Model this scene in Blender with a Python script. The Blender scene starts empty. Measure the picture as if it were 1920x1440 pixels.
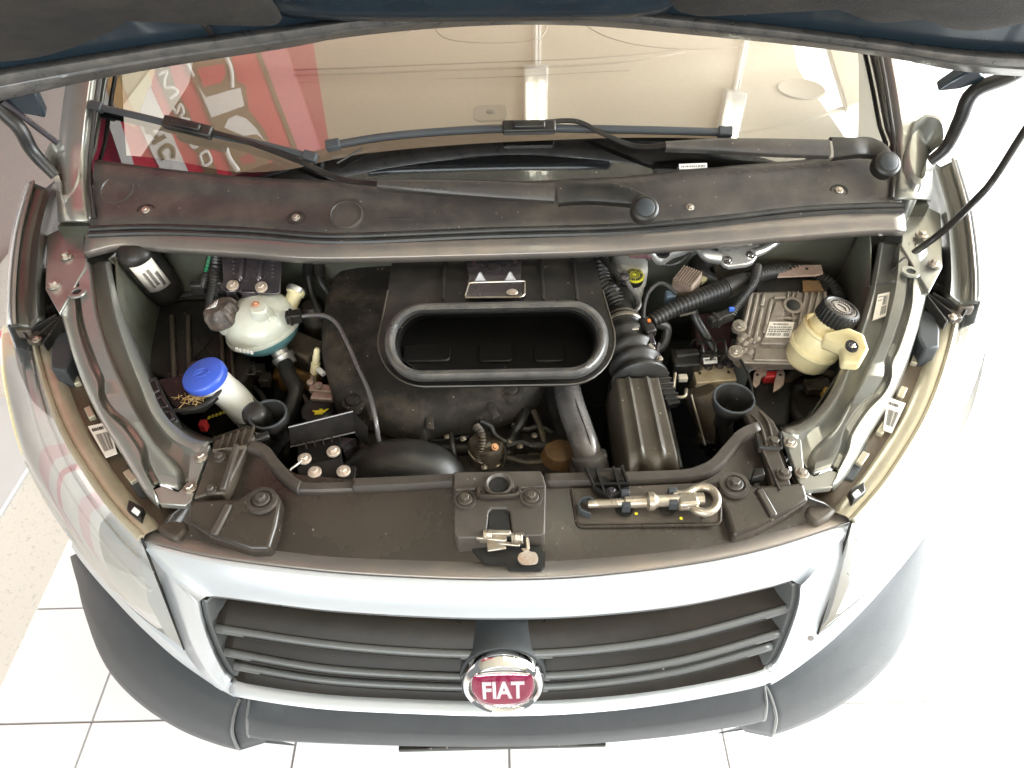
import bpy, bmesh, math, random
from mathutils import Vector, Matrix
random.seed(7)
S = bpy.context.scene
C = bpy.context.scene.collection
rad = math.radians
V = Vector

# ------------------------------------------------------------------ camera
CAM = V((0.0, 0.0, 1.95)); PITCH = rad(45.7); ROLL = rad(1.4); FPX = 1387.0
FW = V((0, math.cos(PITCH), -math.sin(PITCH)))
R0 = V((1, 0, 0)); U0 = V((0, math.sin(PITCH), math.cos(PITCH)))
RT = R0 * math.cos(ROLL) - U0 * math.sin(ROLL)
UP = U0 * math.cos(ROLL) + R0 * math.sin(ROLL)
cd = bpy.data.cameras.new('camera'); cam = bpy.data.objects.new('camera', cd); C.objects.link(cam)
cd.sensor_width = 36.0; cd.lens = 36.0 * FPX / 1920.0; cd.clip_start = 0.02; cd.clip_end = 200
cam.matrix_world = Matrix((( RT.x, UP.x, -FW.x, CAM.x), (RT.y, UP.y, -FW.y, CAM.y), (RT.z, UP.z, -FW.z, CAM.z), (0, 0, 0, 1)))
S.camera = cam
S.render.resolution_x = 1024; S.render.resolution_y = 768

# ------------------------------------------------------------------ light of the showroom
w = bpy.data.worlds.new('World'); S.world = w; w.use_nodes = True
bg = w.node_tree.nodes['Background']; bg.inputs[0].default_value = (0.95, 0.985, 1.0, 1); bg.inputs[1].default_value = 0.29
def area(name, loc, target, sx, sy, power, col):
    l = bpy.data.lights.new(name, 'AREA'); l.shape = 'RECTANGLE'; l.size = sx; l.size_y = sy; l.energy = power; l.color = col
    o = bpy.data.objects.new(name, l); C.objects.link(o); o.location = loc
    o.rotation_euler = (V(target) - V(loc)).to_track_quat('-Z', 'Y').to_euler(); return o
area('showroom_window_light', (4.6, 1.3, 2.3), (0.2, 1.0, 0.7), 4.4, 3.2, 1500, (0.93, 0.98, 1.0))
area('shop_front_light', (-0.9, -3.4, 2.9), (-0.3, 0.9, 0.5), 4.5, 2.2, 430, (0.92, 0.98, 1.0))
S.view_settings.view_transform = 'Standard'; S.view_settings.look = 'None'
S.view_settings.exposure = 0.0; S.view_settings.gamma = 1.0
S.view_settings.use_curve_mapping = False
S.render.engine = 'CYCLES'
S.cycles.max_bounces = 8; S.cycles.transparent_max_bounces = 12

# ------------------------------------------------------------------ pixel -> place helpers (photo pixels 1920x1440)
def ray(px, py):
    return FW + RT * ((px - 960) / FPX) + UP * ((720 - py) / FPX)
def P(px, py, z):
    d = ray(px, py); return CAM + d * ((z - CAM.z) / d.z)
def PY(px, py, y):
    d = ray(px, py); return CAM + d * ((y - CAM.y) / d.y)
XC = -0.030                       # the van's own centre line
def mir(p): return V((2 * XC - p.x, p.y, p.z))
def mirs(r): return [mir(p) for p in r]
WS_T = math.tan(rad(37.0)); WS_Z = 1.150
def ws_y0(x): return 1.345 + 0.075 * ((x - XC) / 0.80) ** 2
def PW(px, py, off=0.0):          # on the windscreen
    d = ray(px, py); x = 0.0
    n = V((0, -math.sin(rad(37)), math.cos(rad(37))))
    for _ in range(12):
        t = (WS_Z + off / n.z - ws_y0(x) * WS_T - CAM.z) / (d.z - d.y * WS_T); x = (CAM + d * t).x
    return CAM + d * t

# ------------------------------------------------------------------ materials
MATS = {}
def mat(name, col, rough=0.5, metal=0.0, col2=None, nscale=14.0, namt=0.5, bump=0.0, bscale=220.0, coat=0.0, rvar=0.0,
        trans=0.0, spec=0.5, sss=0.0, emit=0.0, lo=0.42, hi=0.66, speck=0.0):
    m = bpy.data.materials.new(name); m.use_nodes = True; nt = m.node_tree; N = nt.nodes; L = nt.links
    b = N['Principled BSDF']
    b.inputs['Base Color'].default_value = (*col, 1); b.inputs['Roughness'].default_value = rough
    b.inputs['Metallic'].default_value = metal; b.inputs['Coat Weight'].default_value = coat
    b.inputs['Coat Roughness'].default_value = 0.05
    b.inputs['Transmission Weight'].default_value = trans; b.inputs['Specular IOR Level'].default_value = spec
    if sss: b.inputs['Subsurface Weight'].default_value = sss; b.inputs['Subsurface Radius'].default_value = (.02, .02, .018); b.inputs['Subsurface Scale'].default_value = 0.6
    if emit: b.inputs['Emission Color'].default_value = (*col, 1); b.inputs['Emission Strength'].default_value = emit
    tc = N.new('ShaderNodeTexCoord')
    if col2 or rvar:
        n1 = N.new('ShaderNodeTexNoise'); n1.inputs['Scale'].default_value = nscale; n1.inputs['Detail'].default_value = 9; n1.inputs['Roughness'].default_value = 0.68
        L.new(tc.outputs['Object'], n1.inputs['Vector'])
        rp = N.new('ShaderNodeMapRange'); rp.inputs[1].default_value = lo; rp.inputs[2].default_value = hi
        L.new(n1.outputs['Fac'], rp.inputs[0])
        if col2:
            mx = N.new('ShaderNodeMix'); mx.data_type = 'RGBA'
            mu = N.new('ShaderNodeMath'); mu.operation = 'MULTIPLY'; mu.inputs[1].default_value = namt
            L.new(rp.outputs[0], mu.inputs[0]); L.new(mu.outputs[0], mx.inputs[0])
            mx.inputs[6].default_value = (*col, 1); mx.inputs[7].default_value = (*col2, 1)
            L.new(mx.outputs[2], b.inputs['Base Color'])
        if rvar:
            r2 = N.new('ShaderNodeMapRange'); r2.inputs[3].default_value = max(.02, rough - rvar); r2.inputs[4].default_value = min(1, rough + rvar)
            L.new(n1.outputs['Fac'], r2.inputs[0]); L.new(r2.outputs[0], b.inputs['Roughness'])
    if speck:
        vo = N.new('ShaderNodeTexVoronoi'); vo.inputs['Scale'].default_value = 95; L.new(tc.outputs['Object'], vo.inputs['Vector'])
        sp = N.new('ShaderNodeSeparateColor'); L.new(vo.outputs['Color'], sp.inputs[0])
        lt_ = N.new('ShaderNodeMath'); lt_.operation = 'MULTIPLY'; lt_.inputs[1].default_value = .17; L.new(sp.outputs[1], lt_.inputs[0])
        c1 = N.new('ShaderNodeMath'); c1.operation = 'LESS_THAN'; L.new(vo.outputs['Distance'], c1.inputs[0]); L.new(lt_.outputs[0], c1.inputs[1])
        c2 = N.new('ShaderNodeMath'); c2.operation = 'GREATER_THAN'; c2.inputs[1].default_value = .80; L.new(sp.outputs[0], c2.inputs[0])
        c3 = N.new('ShaderNodeMath'); c3.operation = 'MULTIPLY'; L.new(c1.outputs[0], c3.inputs[0]); L.new(c2.outputs[0], c3.inputs[1])
        c4 = N.new('ShaderNodeMath'); c4.operation = 'MULTIPLY'; c4.inputs[1].default_value = speck; L.new(c3.outputs[0], c4.inputs[0])
        m3 = N.new('ShaderNodeMix'); m3.data_type = 'RGBA'; L.new(c4.outputs[0], m3.inputs[0]); m3.inputs[7].default_value = (.42, .36, .28, 1)
        if col2: L.new(mx.outputs[2], m3.inputs[6])
        else: m3.inputs[6].default_value = (*col, 1)
        L.new(m3.outputs[2], b.inputs['Base Color'])
    if bump:
        n2 = N.new('ShaderNodeTexNoise'); n2.inputs['Scale'].default_value = bscale; n2.inputs['Detail'].default_value = 4
        L.new(tc.outputs['Object'], n2.inputs['Vector'])
        bp = N.new('ShaderNodeBump'); bp.inputs['Strength'].default_value = bump; bp.inputs['Distance'].default_value = 0.002
        L.new(n2.outputs['Fac'], bp.inputs['Height']); L.new(bp.outputs[0], b.inputs['Normal'])
    MATS[name] = m; return m
DUST = (.26, .205, .15)
mat('silver_paint', (.56, .585, .61), .30, .35, (.53, .555, .58), 6, .5, coat=.4, rvar=.04)
mat('inner_paint', (.34, .34, .315), .30, .68, (.29, .265, .21), 7, .5, coat=.25, rvar=.05)
mat('flange_dark', (.060, .058, .048), .32, .3, (.09, .08, .06), 8, .5, coat=.3)
mat('pad_felt', (.014, .0125, .011), .92, 0, (.05, .042, .032), 9, .5, .9, 380)
mat('bay_paint', (.085, .090, .070), .42, .25, (.055, .042, .025), 6, .7, coat=.15, rvar=.1)
mat('beam_paint', (.20, .18, .165), .34, .5, (.30, .24, .19), 9, .5, coat=.2, rvar=.1)
mat('bonnet_shade_paint', (.020, .032, .044), .26, .25, (.012, .018, .025), 5, .5, coat=.4)  # silver bodywork in shade, the darkness put into a navy base colour
mat('black_plastic', (.013, .0125, .012), .38, 0, (.055, .045, .034), 16, .42, .10, 300, rvar=.10, speck=.6, spec=.36)
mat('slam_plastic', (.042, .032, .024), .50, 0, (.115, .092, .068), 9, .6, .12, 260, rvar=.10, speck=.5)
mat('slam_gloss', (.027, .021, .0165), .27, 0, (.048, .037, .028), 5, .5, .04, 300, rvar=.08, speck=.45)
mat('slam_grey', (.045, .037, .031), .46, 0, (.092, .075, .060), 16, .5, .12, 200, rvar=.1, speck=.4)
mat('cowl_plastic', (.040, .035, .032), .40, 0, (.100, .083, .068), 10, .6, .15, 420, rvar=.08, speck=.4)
mat('bumper_plastic', (.046, .050, .054), .46, 0, (.060, .064, .067), 14, .5, .25, 700, spec=.25)
mat('grille_plastic', (.018, .0145, .0115), .38, 0, (.030, .024, .018), 12, .5, .15, 500, spec=.18)
mat('grille_edge', (.10, .104, .104), .34, 0, (.105, .105, .10), 14, .5, .1, 500)
mat('rubber', (.017, .0165, .016), .42, 0, (.055, .046, .036), 18, .45, .1, 200, rvar=.1, speck=.4)
mat('seal_rubber', (.075, .073, .07), .30, 0, (.20, .175, .15), 30, .45, .05, 120, rvar=.12)
mat('deep_black', (.006, .006, .006), .6, 0, (.028, .024, .019), 22, .5, .2, 120, speck=.5)
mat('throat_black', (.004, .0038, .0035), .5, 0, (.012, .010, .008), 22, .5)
mat('bracket_black', (.009, .008, .008), .75, 0, (.032, .026, .022), 18, .5, .15, 260, speck=.6, spec=.12)
mat('board_pink', (.74, .40, .44), .5)
mat('foam_cover', (.025, .022, .019), .85, 0, (.12, .092, .064), 11, .7, .8, 420, lo=.45, hi=.75, speck=.6, spec=.15)
mat('engine_cast', (.055, .047, .038), .6, .3, (.16, .115, .068), 18, .6, .5, 120)
mat('engine_dark', (.014, .0125, .011), .5, .2, (.055, .044, .03), 20, .5, .3, 120)
mat('rust_brown', (.19, .115, .06), .62, .3, (.30, .16, .06), 28, .7, .4, 160)
mat('orange_cast', (.34, .18, .05), .55, .2, (.16, .10, .05), 35, .7, .3, 160)
mat('tank_white', (.62, .635, .56), .22, 0, (.56, .52, .40), 26, .6, .12, 90, sss=.3)
mat('tank_teal', (.13, .30, .31), .25, 0, (.20, .38, .37), 15, .5, sss=.2)
mat('cap_dark', (.055, .047, .042), .5, 0, (.24, .17, .125), 30, .65, .2, 200)
mat('white_plastic', (.78, .77, .72), .38, 0, (.66, .60, .48), 20, .5, .05, 60, sss=.15)
mat('blue_cap', (.045, .10, .52), .36, 0, (.06, .13, .56), 25, .4, .05, 150)
mat('yellow_plastic', (.80, .70, .42), .33, 0, (.70, .52, .24), 18, .6, .06, 60, sss=.3)
mat('wing_back', (.06, .06, .055), .5)
mat('yellow_print', (.85, .72, .03), .5)
mat('yellow_cap', (.60, .56, .03), .45, 0, (.40, .36, .03), 60, .5)
mat('white_print', (.85, .84, .80), .5)
mat('paper', (.74, .68, .60), .6, 0, (.60, .52, .42), 40, .4)
mat('paper_white', (.80, .80, .77), .6, 0, (.70, .69, .64), 40, .3)
mat('ink', (.03, .028, .027), .6)
mat('ink_grey', (.20, .18, .17), .6)
mat('zinc', (.46, .43, .385), .34, .85, (.42, .30, .18), 45, .6, .12, 300, rvar=.12)
mat('zinc_gold', (.44, .395, .325), .36, .75, (.27, .19, .11), 40, .65, .15, 300, rvar=.12)
mat('washer_pale', (.52, .455, .385), .42, .5, (.36, .18, .09), 70, .6, .15, 300)
mat('rust_spot', (.40, .16, .07), .7, .1, (.62, .45, .35), 120, .6)
mat('aluminium', (.62, .615, .60), .38, .8, (.46, .42, .36), 26, .5, .15, 200, rvar=.1)
mat('ecu_alu', (.30, .26, .22), .46, .5, (.15, .115, .085), 26, .75, .3, 220, rvar=.1)
mat('abs_block', (.60, .50, .35), .45, .45, (.34, .24, .13), 60, .6, .2, 300)
mat('grey_pipe', (.15, .142, .14), .27, .25, (.11, .098, .09), 12, .5, .02, 90, rvar=.05)
mat('filter_lid', (.055, .046, .035), .42, 0, (.095, .078, .058), 26, .5, .12, 300, rvar=.08, speck=.6)
mat('plate_dark', (.07, .062, .068), .26, .6, (.11, .085, .09), 14, .5, coat=.4, rvar=.1)
mat('copper', (.62, .34, .18), .4, .8, (.4, .2, .1), 60, .5)
mat('rusty_steel', (.42, .29, .24), .55, .4, (.55, .42, .36), 45, .7, .3, 240)
mat('steel_tab', (.52, .42, .37), .45, .6, (.34, .22, .17), 40, .6, .2, 260)
mat('red_plastic', (.50, .03, .03), .4)
mat('orange_plastic', (.75, .20, .03), .4)
mat('amber_plug', (.62, .38, .06), .4, 0, (.45, .22, .04), 60, .6)
mat('cream_connector', (.72, .64, .40), .45, 0, (.55, .45, .24), 50, .5)
mat('green_wire', (.02, .35, .14), .4)
mat('blue_grey', (.10, .14, .18), .45)
mat('blue_clip', (.05, .14, .55), .4)
mat('purple_connector', (.13, .06, .07), .45, 0, (.2, .12, .1), 40, .5)
mat('brown_connector', (.23, .17, .13), .55, 0, (.13, .09, .07), 40, .6, .15, 200)
mat('chrome', (.88, .88, .88), .06, 1.0)
mat('badge_red', (.36, .010, .075), .22, .35, (.44, .03, .13), 20, .4, coat=.7)
mat('badge_letter', (.86, .86, .86), .25, .2)
mat('chrome_reflector', (.88, .87, .85), .22, .45, (.80, .77, .72), 9, .5, rvar=.08)
mat('housing_brown', (.085, .062, .042), .42, .1, (.17, .13, .085), 8, .5, .05, 100)
mat('housing_clear', (.40, .355, .26), .25, .3, (.52, .47, .35), 10, .6, .03, 100)
mat('dash', (.40, .335, .265), .68, 0, (.36, .30, .235), 60, .5, .35, 900)  # beige base colour carries the cream ceiling reflection over a dark grey dashboard
mat('dash_dark', (.30, .255, .205), .7, 0, None, bump=.35, bscale=900)
mat('frit', (.008, .008, .008), .14, 0)
mat('debris', (.42, .28, .11), .8, 0, (.25, .16, .06), 90, .6)
mat('dust_speck', (.55, .48, .36), .8)
mat('tile', (.90, .90, .90), .22, 0, (.86, .86, .855), 5, .6, .02, 40)
mat('grout', (.42, .36, .34), .8, 0, (.36, .31, .29), 50, .5)
mat('terrazzo', (.72, .70, .64), .45, 0, (.36, .37, .31), 90, .75, .05, 120, lo=.56, hi=.7)
mat('plinth_grey', (.60, .62, .64), .4, 0, (.56, .58, .60), 4, .5)
mat('ceiling_cream', (.62, .56, .44), .8, 0, (.58, .52, .40), 3, .4)
mat('wall_cream', (.78, .73, .64), .8, 0, (.72, .67, .57), 3, .4)
mat('banner_red', (.62, .035, .065), .5, 0, (.56, .03, .055), 3, .4)
mat('banner_crimson', (.42, .012, .06), .5)
mat('banner_brown', (.16, .105, .055), .5)
mat('banner_white', (.80, .77, .74), .5)
mat('banner_cream', (.85, .74, .44), .5)
mat('window_glow_orange', (.85, .52, .24), .5)
mat('banner_pink', (.66, .16, .22), .5)
mat('lamp_body', (.75, .75, .70), .5)
mat('lamp_tube', (1.0, .97, .80), .4, emit=14.0)
def glassy(name, tint, fac, rough, frost=0.0, rcol=(1, 1, 1)):
    m = bpy.data.materials.new(name); m.use_nodes = True; nt = m.node_tree; N = nt.nodes; L = nt.links
    N.remove(N['Principled BSDF']); out = N['Material Output']
    tr = N.new('ShaderNodeBsdfTransparent'); tr.inputs[0].default_value = (*tint, 1)
    gl = N.new('ShaderNodeBsdfGlossy'); gl.inputs['Roughness'].default_value = rough; gl.inputs[0].default_value = (*rcol, 1)
    fr = N.new('ShaderNodeFresnel'); fr.inputs[0].default_value = 1.5
    ad = N.new('ShaderNodeMath'); ad.operation = 'ADD'; ad.inputs[1].default_value = fac; ad.use_clamp = True
    L.new(fr.outputs[0], ad.inputs[0])
    mx = N.new('ShaderNodeMixShader'); L.new(ad.outputs[0], mx.inputs[0]); L.new(tr.outputs[0], mx.inputs[1]); L.new(gl.outputs[0], mx.inputs[2])
    L.new(mx.outputs[0], out.inputs[0]); MATS[name] = m; return m
glassy('windscreen_glass', (.88, .86, .83), .16, .0)
glassy('lens_clear', (.96, .96, .95), .08, .01)
glassy('badge_glass', (.97, .97, .97), .03, .01)

# ------------------------------------------------------------------ mesh helpers
def spl(pts, n, closed=False):
    """Catmull-Rom through pts, n points evenly spread over the control index."""
    pts = [V(p) for p in pts]; k = len(pts); out = []
    segs = k if closed else k - 1
    for i in range(n):
        t = i / n * segs if closed else i / (n - 1) * segs
        j = min(int(t), segs - 1); u = t - j
        g = (lambda a: pts[a % k]) if closed else (lambda a: pts[max(0, min(k - 1, a))])
        a, b, c, d = g(j - 1), g(j), g(j + 1), g(j + 2)
        out.append(0.5 * ((2 * b) + (c - a) * u + (2 * a - 5 * b + 4 * c - d) * u * u + (3 * b - a - 3 * c + d) * u ** 3))
    return out
def evenly(pts, n):
    L = [0.0]
    for a, b in zip(pts, pts[1:]): L.append(L[-1] + (b - a).length)
    out = []; j = 0
    for i in range(n):
        s = L[-1] * i / (n - 1)
        while j < len(pts) - 2 and L[j + 1] < s: j += 1
        q = (s - L[j]) / max(1e-9, L[j + 1] - L[j]); out.append(pts[j].lerp(pts[j + 1], q))
    return out
def se(pts, n): return evenly(spl(pts, max(60, n * 3)), n)
class G:
    def __init__(s): s.v = []; s.f = []
    def add(s, vs, fs):
        o = len(s.v); s.v += [V(p) for p in vs]; s.f += [tuple(i + o for i in f) for f in fs]; return s
    def prism(s, top, drop):
        top = [V(p) for p in top]; n = len(top); d = V((0, 0, -drop)) if not isinstance(drop, Vector) else drop
        return s.add(top + [p + d for p in top], [tuple(range(n)), tuple(range(2 * n - 1, n - 1, -1))] + [(i, i + n, (i + 1) % n + n, (i + 1) % n) for i in range(n)])
    def frustum(s, top, bot):
        n = len(top)
        return s.add(list(top) + list(bot), [tuple(range(n)), tuple(range(2 * n - 1, n - 1, -1))] + [(i, i + n, (i + 1) % n + n, (i + 1) % n) for i in range(n)])
    def box(s, c, sz, ax=None):
        c = V(c); X, Y, Z = ax if ax else (V((1, 0, 0)), V((0, 1, 0)), V((0, 0, 1)))
        a, b, d = [q / 2 for q in sz]
        vs = [c + X * (i * a) + Y * (j * b) + Z * (k * d) for k in (-1, 1) for j in (-1, 1) for i in (-1, 1)]
        return s.add(vs, [(0, 2, 3, 1), (4, 5, 7, 6), (0, 1, 5, 4), (2, 6, 7, 3), (0, 4, 6, 2), (1, 3, 7, 5)])
    def loft(s, rails, closed=False, wrap=False):
        n = len(rails[0]); m = len(rails); vs = [p for r in rails for p in r]; fs = []
        for i in range(m if wrap else m - 1):
            for j in range(n if closed else n - 1):
                a = i * n + j; b = i * n + (j + 1) % n; i2 = (i + 1) % m
                fs.append((a, b, i2 * n + (j + 1) % n, i2 * n + j))
        return s.add(vs, fs)
    def tube(s, pts, r, n=12, cap=True, closed=False, flat=1.0, upv=None):
        k = len(pts); rr = r if isinstance(r, (list, tuple)) else [r] * k
        rings = []; prev = upv
        for i in range(k):
            t = (pts[(i + 1) % k] - pts[i - 1]) if closed else (pts[min(k - 1, i + 1)] - pts[max(0, i - 1)])
            t = t.normalized()
            if prev is None: prev = V((0, 0, 1)) if abs(t.z) < .9 else V((0, 1, 0))
            u = (prev - t * prev.dot(t))
            u = u.normalized() if u.length > 1e-6 else t.orthogonal().normalized()
            w_ = t.cross(u); prev = u
            rings.append([pts[i] + (w_ * math.cos(2 * math.pi * q / n) + u * (flat * math.sin(2 * math.pi * q / n))) * rr[i] for q in range(n)])
        s.loft(rings, closed=True, wrap=closed)
        if cap and not closed:
            o = len(s.v) - k * n
            s.f.append(tuple(o + q for q in range(n))[::-1]); s.f.append(tuple(o + (k - 1) * n + q for q in range(n)))
        return s
    def lathe(s, p0, axis, prof, n=32, sx=1.0, ref=None, cap=True):
        a = V(axis).normalized(); u = V(ref) if ref else (V((1, 0, 0)) if abs(a.x) < .9 else V((0, 1, 0)))
        u = (u - a * u.dot(a)).normalized(); w_ = a.cross(u); p0 = V(p0)
        rings = [[p0 + a * h + (u * (sx * math.cos(2 * math.pi * q / n)) + w_ * math.sin(2 * math.pi * q / n)) * max(r, 1e-5) for q in range(n)] for h, r in prof]
        s.loft(rings, closed=True)
        if cap:
            o = len(s.v) - len(rings) * n
            s.f.append(tuple(o + q for q in range(n))[::-1]); s.f.append(tuple(o + (len(rings) - 1) * n + q for q in range(n)))
        return s
    def pad(s, loop, up, h, rings=((1, 0), (.985, .45), (.95, .78), (.88, .95), (.6, 1.03), (.25, 1.05)), centre=None):
        """a puffy cushion over a loop of points"""
        c = centre or sum(loop, V()) / len(loop)
        rs = [[c + (p - c) * k + V(up) * (h * q) for p in loop] for k, q in rings]
        s.loft(rs, closed=True); o = len(s.v) - len(loop)
        s.v.append(c + V(up) * (h * rings[-1][1])); ci = len(s.v) - 1
        for j in range(len(loop)): s.f.append((o + j, o + (j + 1) % len(loop), ci))
        return s
    def build(s, name, m, parent=None, bevel=0.0, seg=2, smooth=40, solid=0.0, sub=0, off=-1.0):
        me = bpy.data.meshes.new(name); me.from_pydata(s.v, [], s.f)
        bm = bmesh.new(); bm.from_mesh(me); bmesh.ops.remove_doubles(bm, verts=bm.verts, dist=1e-6)
        if not solid: bmesh.ops.recalc_face_normals(bm, faces=bm.faces)
        bm.to_mesh(me); bm.free()
        for p in me.polygons: p.use_smooth = True
        me.set_sharp_from_angle(angle=rad(smooth))
        me.materials.append(MATS[m])
        o = bpy.data.objects.new(name, me); C.objects.link(o); par(o, parent)
        if solid: q = o.modifiers.new('s', 'SOLIDIFY'); q.thickness = solid; q.offset = off
        if bevel: q = o.modifiers.new('b', 'BEVEL'); q.width = bevel; q.segments = seg; q.limit_method = 'ANGLE'; q.angle_limit = rad(32); q.harden_normals = False
        if sub: q = o.modifiers.new('u', 'SUBSURF'); q.levels = sub; q.render_levels = sub
        return o
ROOTLOC = {}
def wloc(o):
    m = Matrix.Identity(4); q = o
    while q: m = q.matrix_basis @ m if False else (Matrix.Translation(q.location) if q.type == 'EMPTY' else q.matrix_basis) @ m; q = None
    return m
def par(o, parent):
    if parent is None: return
    o.parent = parent
    # things are Empties that are only moved; parts keep world coordinates in their mesh
    m = Matrix.Identity(4); q = parent
    chain = []
    while q: chain.append(q); q = q.parent
    for q in reversed(chain): m = m @ q.matrix_parent_inverse @ q.matrix_basis
    o.matrix_parent_inverse = m.inverted()
def thing(name, label, cat, loc, group=None):
    o = bpy.data.objects.new(name, None); o.empty_display_size = .05; C.objects.link(o); o.location = loc
    o['label'] = label; o['category'] = cat
    if group: o['group'] = group
    return o
def tag(o, label, cat, group=None):
    o['label'] = label; o['category'] = cat
    if group: o['group'] = group
    return o
def struct(o): o['kind'] = 'structure'; return o
UPV = V((0, 0, 1))
# shared bolt: hex head on a washer
def bolt_mesh():
    g = G(); g.lathe((0, 0, -.25), (0, 0, 1), [(0, 1), (.36, 1), (.42, .93)], 20)
    g.lathe((0, 0, .1), (0, 0, 1), [(0, .60), (.48, .60), (.58, .50)], 6)
    me = bpy.data.meshes.new('bolt'); me.from_pydata(g.v, [], g.f); return me
BOLT = bolt_mesh(); BM = {}
def bolt(p, r, parent, m='zinc', n=UPV, name='bolt'):
    if m not in BM: q = BOLT.copy(); q.materials.append(MATS[m]); BM[m] = q
    o = bpy.data.objects.new(name, BM[m]); C.objects.link(o)
    rot = V(n).normalized().to_track_quat('Z', 'Y').to_matrix().to_4x4() @ Matrix.Rotation(random.random() * 3, 4, 'Z')
    o.matrix_basis = Matrix.Translation(p) @ rot @ Matrix.Scale(r, 4); par(o, parent); return o
def text(s, name, m, mw, size, parent=None, ext=.0008, sx=1.0, off=0.0):
    """mw: matrix whose X is the reading direction, Z out of the face"""
    cu = bpy.data.curves.new(name, 'FONT'); cu.body = s; cu.size = size; cu.extrude = ext; cu.align_x = 'CENTER'; cu.align_y = 'CENTER'; cu.offset = off
    o = bpy.data.objects.new(name, cu); C.objects.link(o)
    dg = bpy.context.evaluated_depsgraph_get(); me = bpy.data.meshes.new_from_object(o.evaluated_get(dg)); bpy.data.objects.remove(o)
    me.transform(mw @ Matrix.Diagonal((sx, 1, 1, 1))); me.materials.clear(); me.materials.append(MATS[m])
    o = bpy.data.objects.new(name, me); C.objects.link(o); par(o, parent); return o
def frame(o, x, y):
    """matrix at o with x axis towards x, y axis towards y"""
    X = V(x).normalized(); Z = X.cross(V(y)).normalized(); Y = Z.cross(X)
    return Matrix(((X.x, Y.x, Z.x, o[0]), (X.y, Y.y, Z.y, o[1]), (X.z, Y.z, Z.z, o[2]), (0, 0, 0, 1)))
def sticker(c4, parent, m='paper', rows=((.2, .35, 9, .1, .9),), words=(), thick=.0012, name='label_sticker', seed=1, ink='ink'):
    """c4: corners TL,TR,BR,BL. rows: (y0,y1,bars,x0,x1) barcodes; words: (y, height, x0, x1) printed lines"""
    tl, tr, br, bl = [V(p) for p in c4]; nrm = (tr - tl).cross(bl - tl).normalized()
    if nrm.z < 0: nrm = -nrm
    g = G(); g.frustum([p + nrm * thick for p in (tl, tr, br, bl)], [p - nrm * .0015 for p in (tl, tr, br, bl)])
    st = g.build(name, m, parent, smooth=20)
    at = lambda x, y: (tl.lerp(tr, x)).lerp(bl.lerp(br, x), y) + nrm * (thick + .0004)
    g = G(); rn = random.Random(seed)
    def q(x0, x1, y0, y1): g.add([at(x0, y0), at(x1, y0), at(x1, y1), at(x0, y1)], [(0, 1, 2, 3)])
    for y0, y1, nb, x0, x1 in rows:
        x = x0; st_ = (x1 - x0) / nb
        for i in range(nb):
            q(x + st_ * i, x + st_ * (i + rn.uniform(.25, .75)), y0, y1)
    for y, h, x0, x1 in words:
        x = x0
        while x < x1:
            wd = rn.uniform(.03, .09); q(x, min(x1, x + wd), y, y + h); x += wd + rn.uniform(.015, .03)
    if g.v: g.build('print', ink, st, smooth=20)
    return st
def corr(pts, r, amp, period, n_per=4):
    """even points + radii for a corrugated hose"""
    L = sum((b - a).length for a, b in zip(pts, pts[1:])); n = max(8, int(L / period * n_per))
    q = evenly(pts, n); return q, [r + amp * math.sin(2 * math.pi * i / n_per) for i in range(n)]
def rrect(p0, ex, ey, w_, h, r, k=5):
    """rounded rectangle loop centred at p0"""
    out = []
    for cx, cy, a0 in ((1, 1, 0), (-1, 1, 90), (-1, -1, 180), (1, -1, 270)):
        for i in range(k + 1):
            a = rad(a0 + 90 * i / k)
            out.append(V(p0) + V(ex) * (cx * (w_ / 2 - r) + r * math.cos(a)) + V(ey) * (cy * (h / 2 - r) + r * math.sin(a)))
    return out
# ================================================================== SETTING
TX, TY = .5355, .32
gf = G(); gf.box((0.6, 2.2, -.03), (9.0, 8.4, .044)); floor = struct(gf.build('floor', 'grout', smooth=20))
tm = G(); tm.box((0, 0, 0), (TX - .0065, TY - .0065, .012)); tile0 = tm.build('tile', 'tile', None, bevel=.0012, seg=1); TME = tile0.data; bpy.data.objects.remove(tile0)
for i in range(-3, 8):
    for j in range(-2, 16):
        x = -.029 + TX * (i + .5); y = .725 + TY * (j + .5)
        if x < -1.37: continue
        o = bpy.data.objects.new('tile', TME); C.objects.link(o); par(o, floor); o.location = (x, y, -.003)
g = G(); g.box((-1.372 - .45, 2.0, -.001), (.888, 8, .012)); struct(g.build('terrazzo_strip', 'terrazzo'))
pl = G(); pl.prism([P(-140, 1180, 0) + V((0, 0, .02)), P(0, 978, 0) + V((0, 0, .02)), P(62, 876, 0) + V((0, 0, .02)), P(110, 780, 0) + V((0, 0, .02)), P(-160, 700, 0) + V((0, 0, .02))], .014)
tag(pl.build('floor_platform', 'plinth_grey', None, bevel=.004), 'low pale grey platform lying on the speckled floor strip beside the headlight', 'platform')
g = G(); g.box((.6, 1.6, 3.04), (9.4, 9.0, .06)); struct(g.build('ceiling', 'ceiling_cream'))
st_ = thing('display_board', 'white display board with red and pink stripes standing on the floor beside the headlight', 'display board', (-2.06, 1.3, 0))
g = G(); g.box((-2.06, 1.30, .66), (.03, 1.52, 1.30)); g.build('board', 'banner_white', st_, bevel=.004)
for y_, w_, m_ in ((.64, .07, 'board_pink'), (.80, .03, 'banner_pink'), (.92, .08, 'board_pink'), (1.65, .36, 'banner_cream'), (2.02, .04, 'banner_red')):
    g = G(); g.box((-2.0435, y_, .66), (.004, w_, 1.26)); g.build('stripe', m_, st_)
for y_ in (.75, 1.85): g = G(); g.box((-2.06, y_, .008), (.3, .04, .016)); g.build('foot', 'lamp_body', st_)

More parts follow.
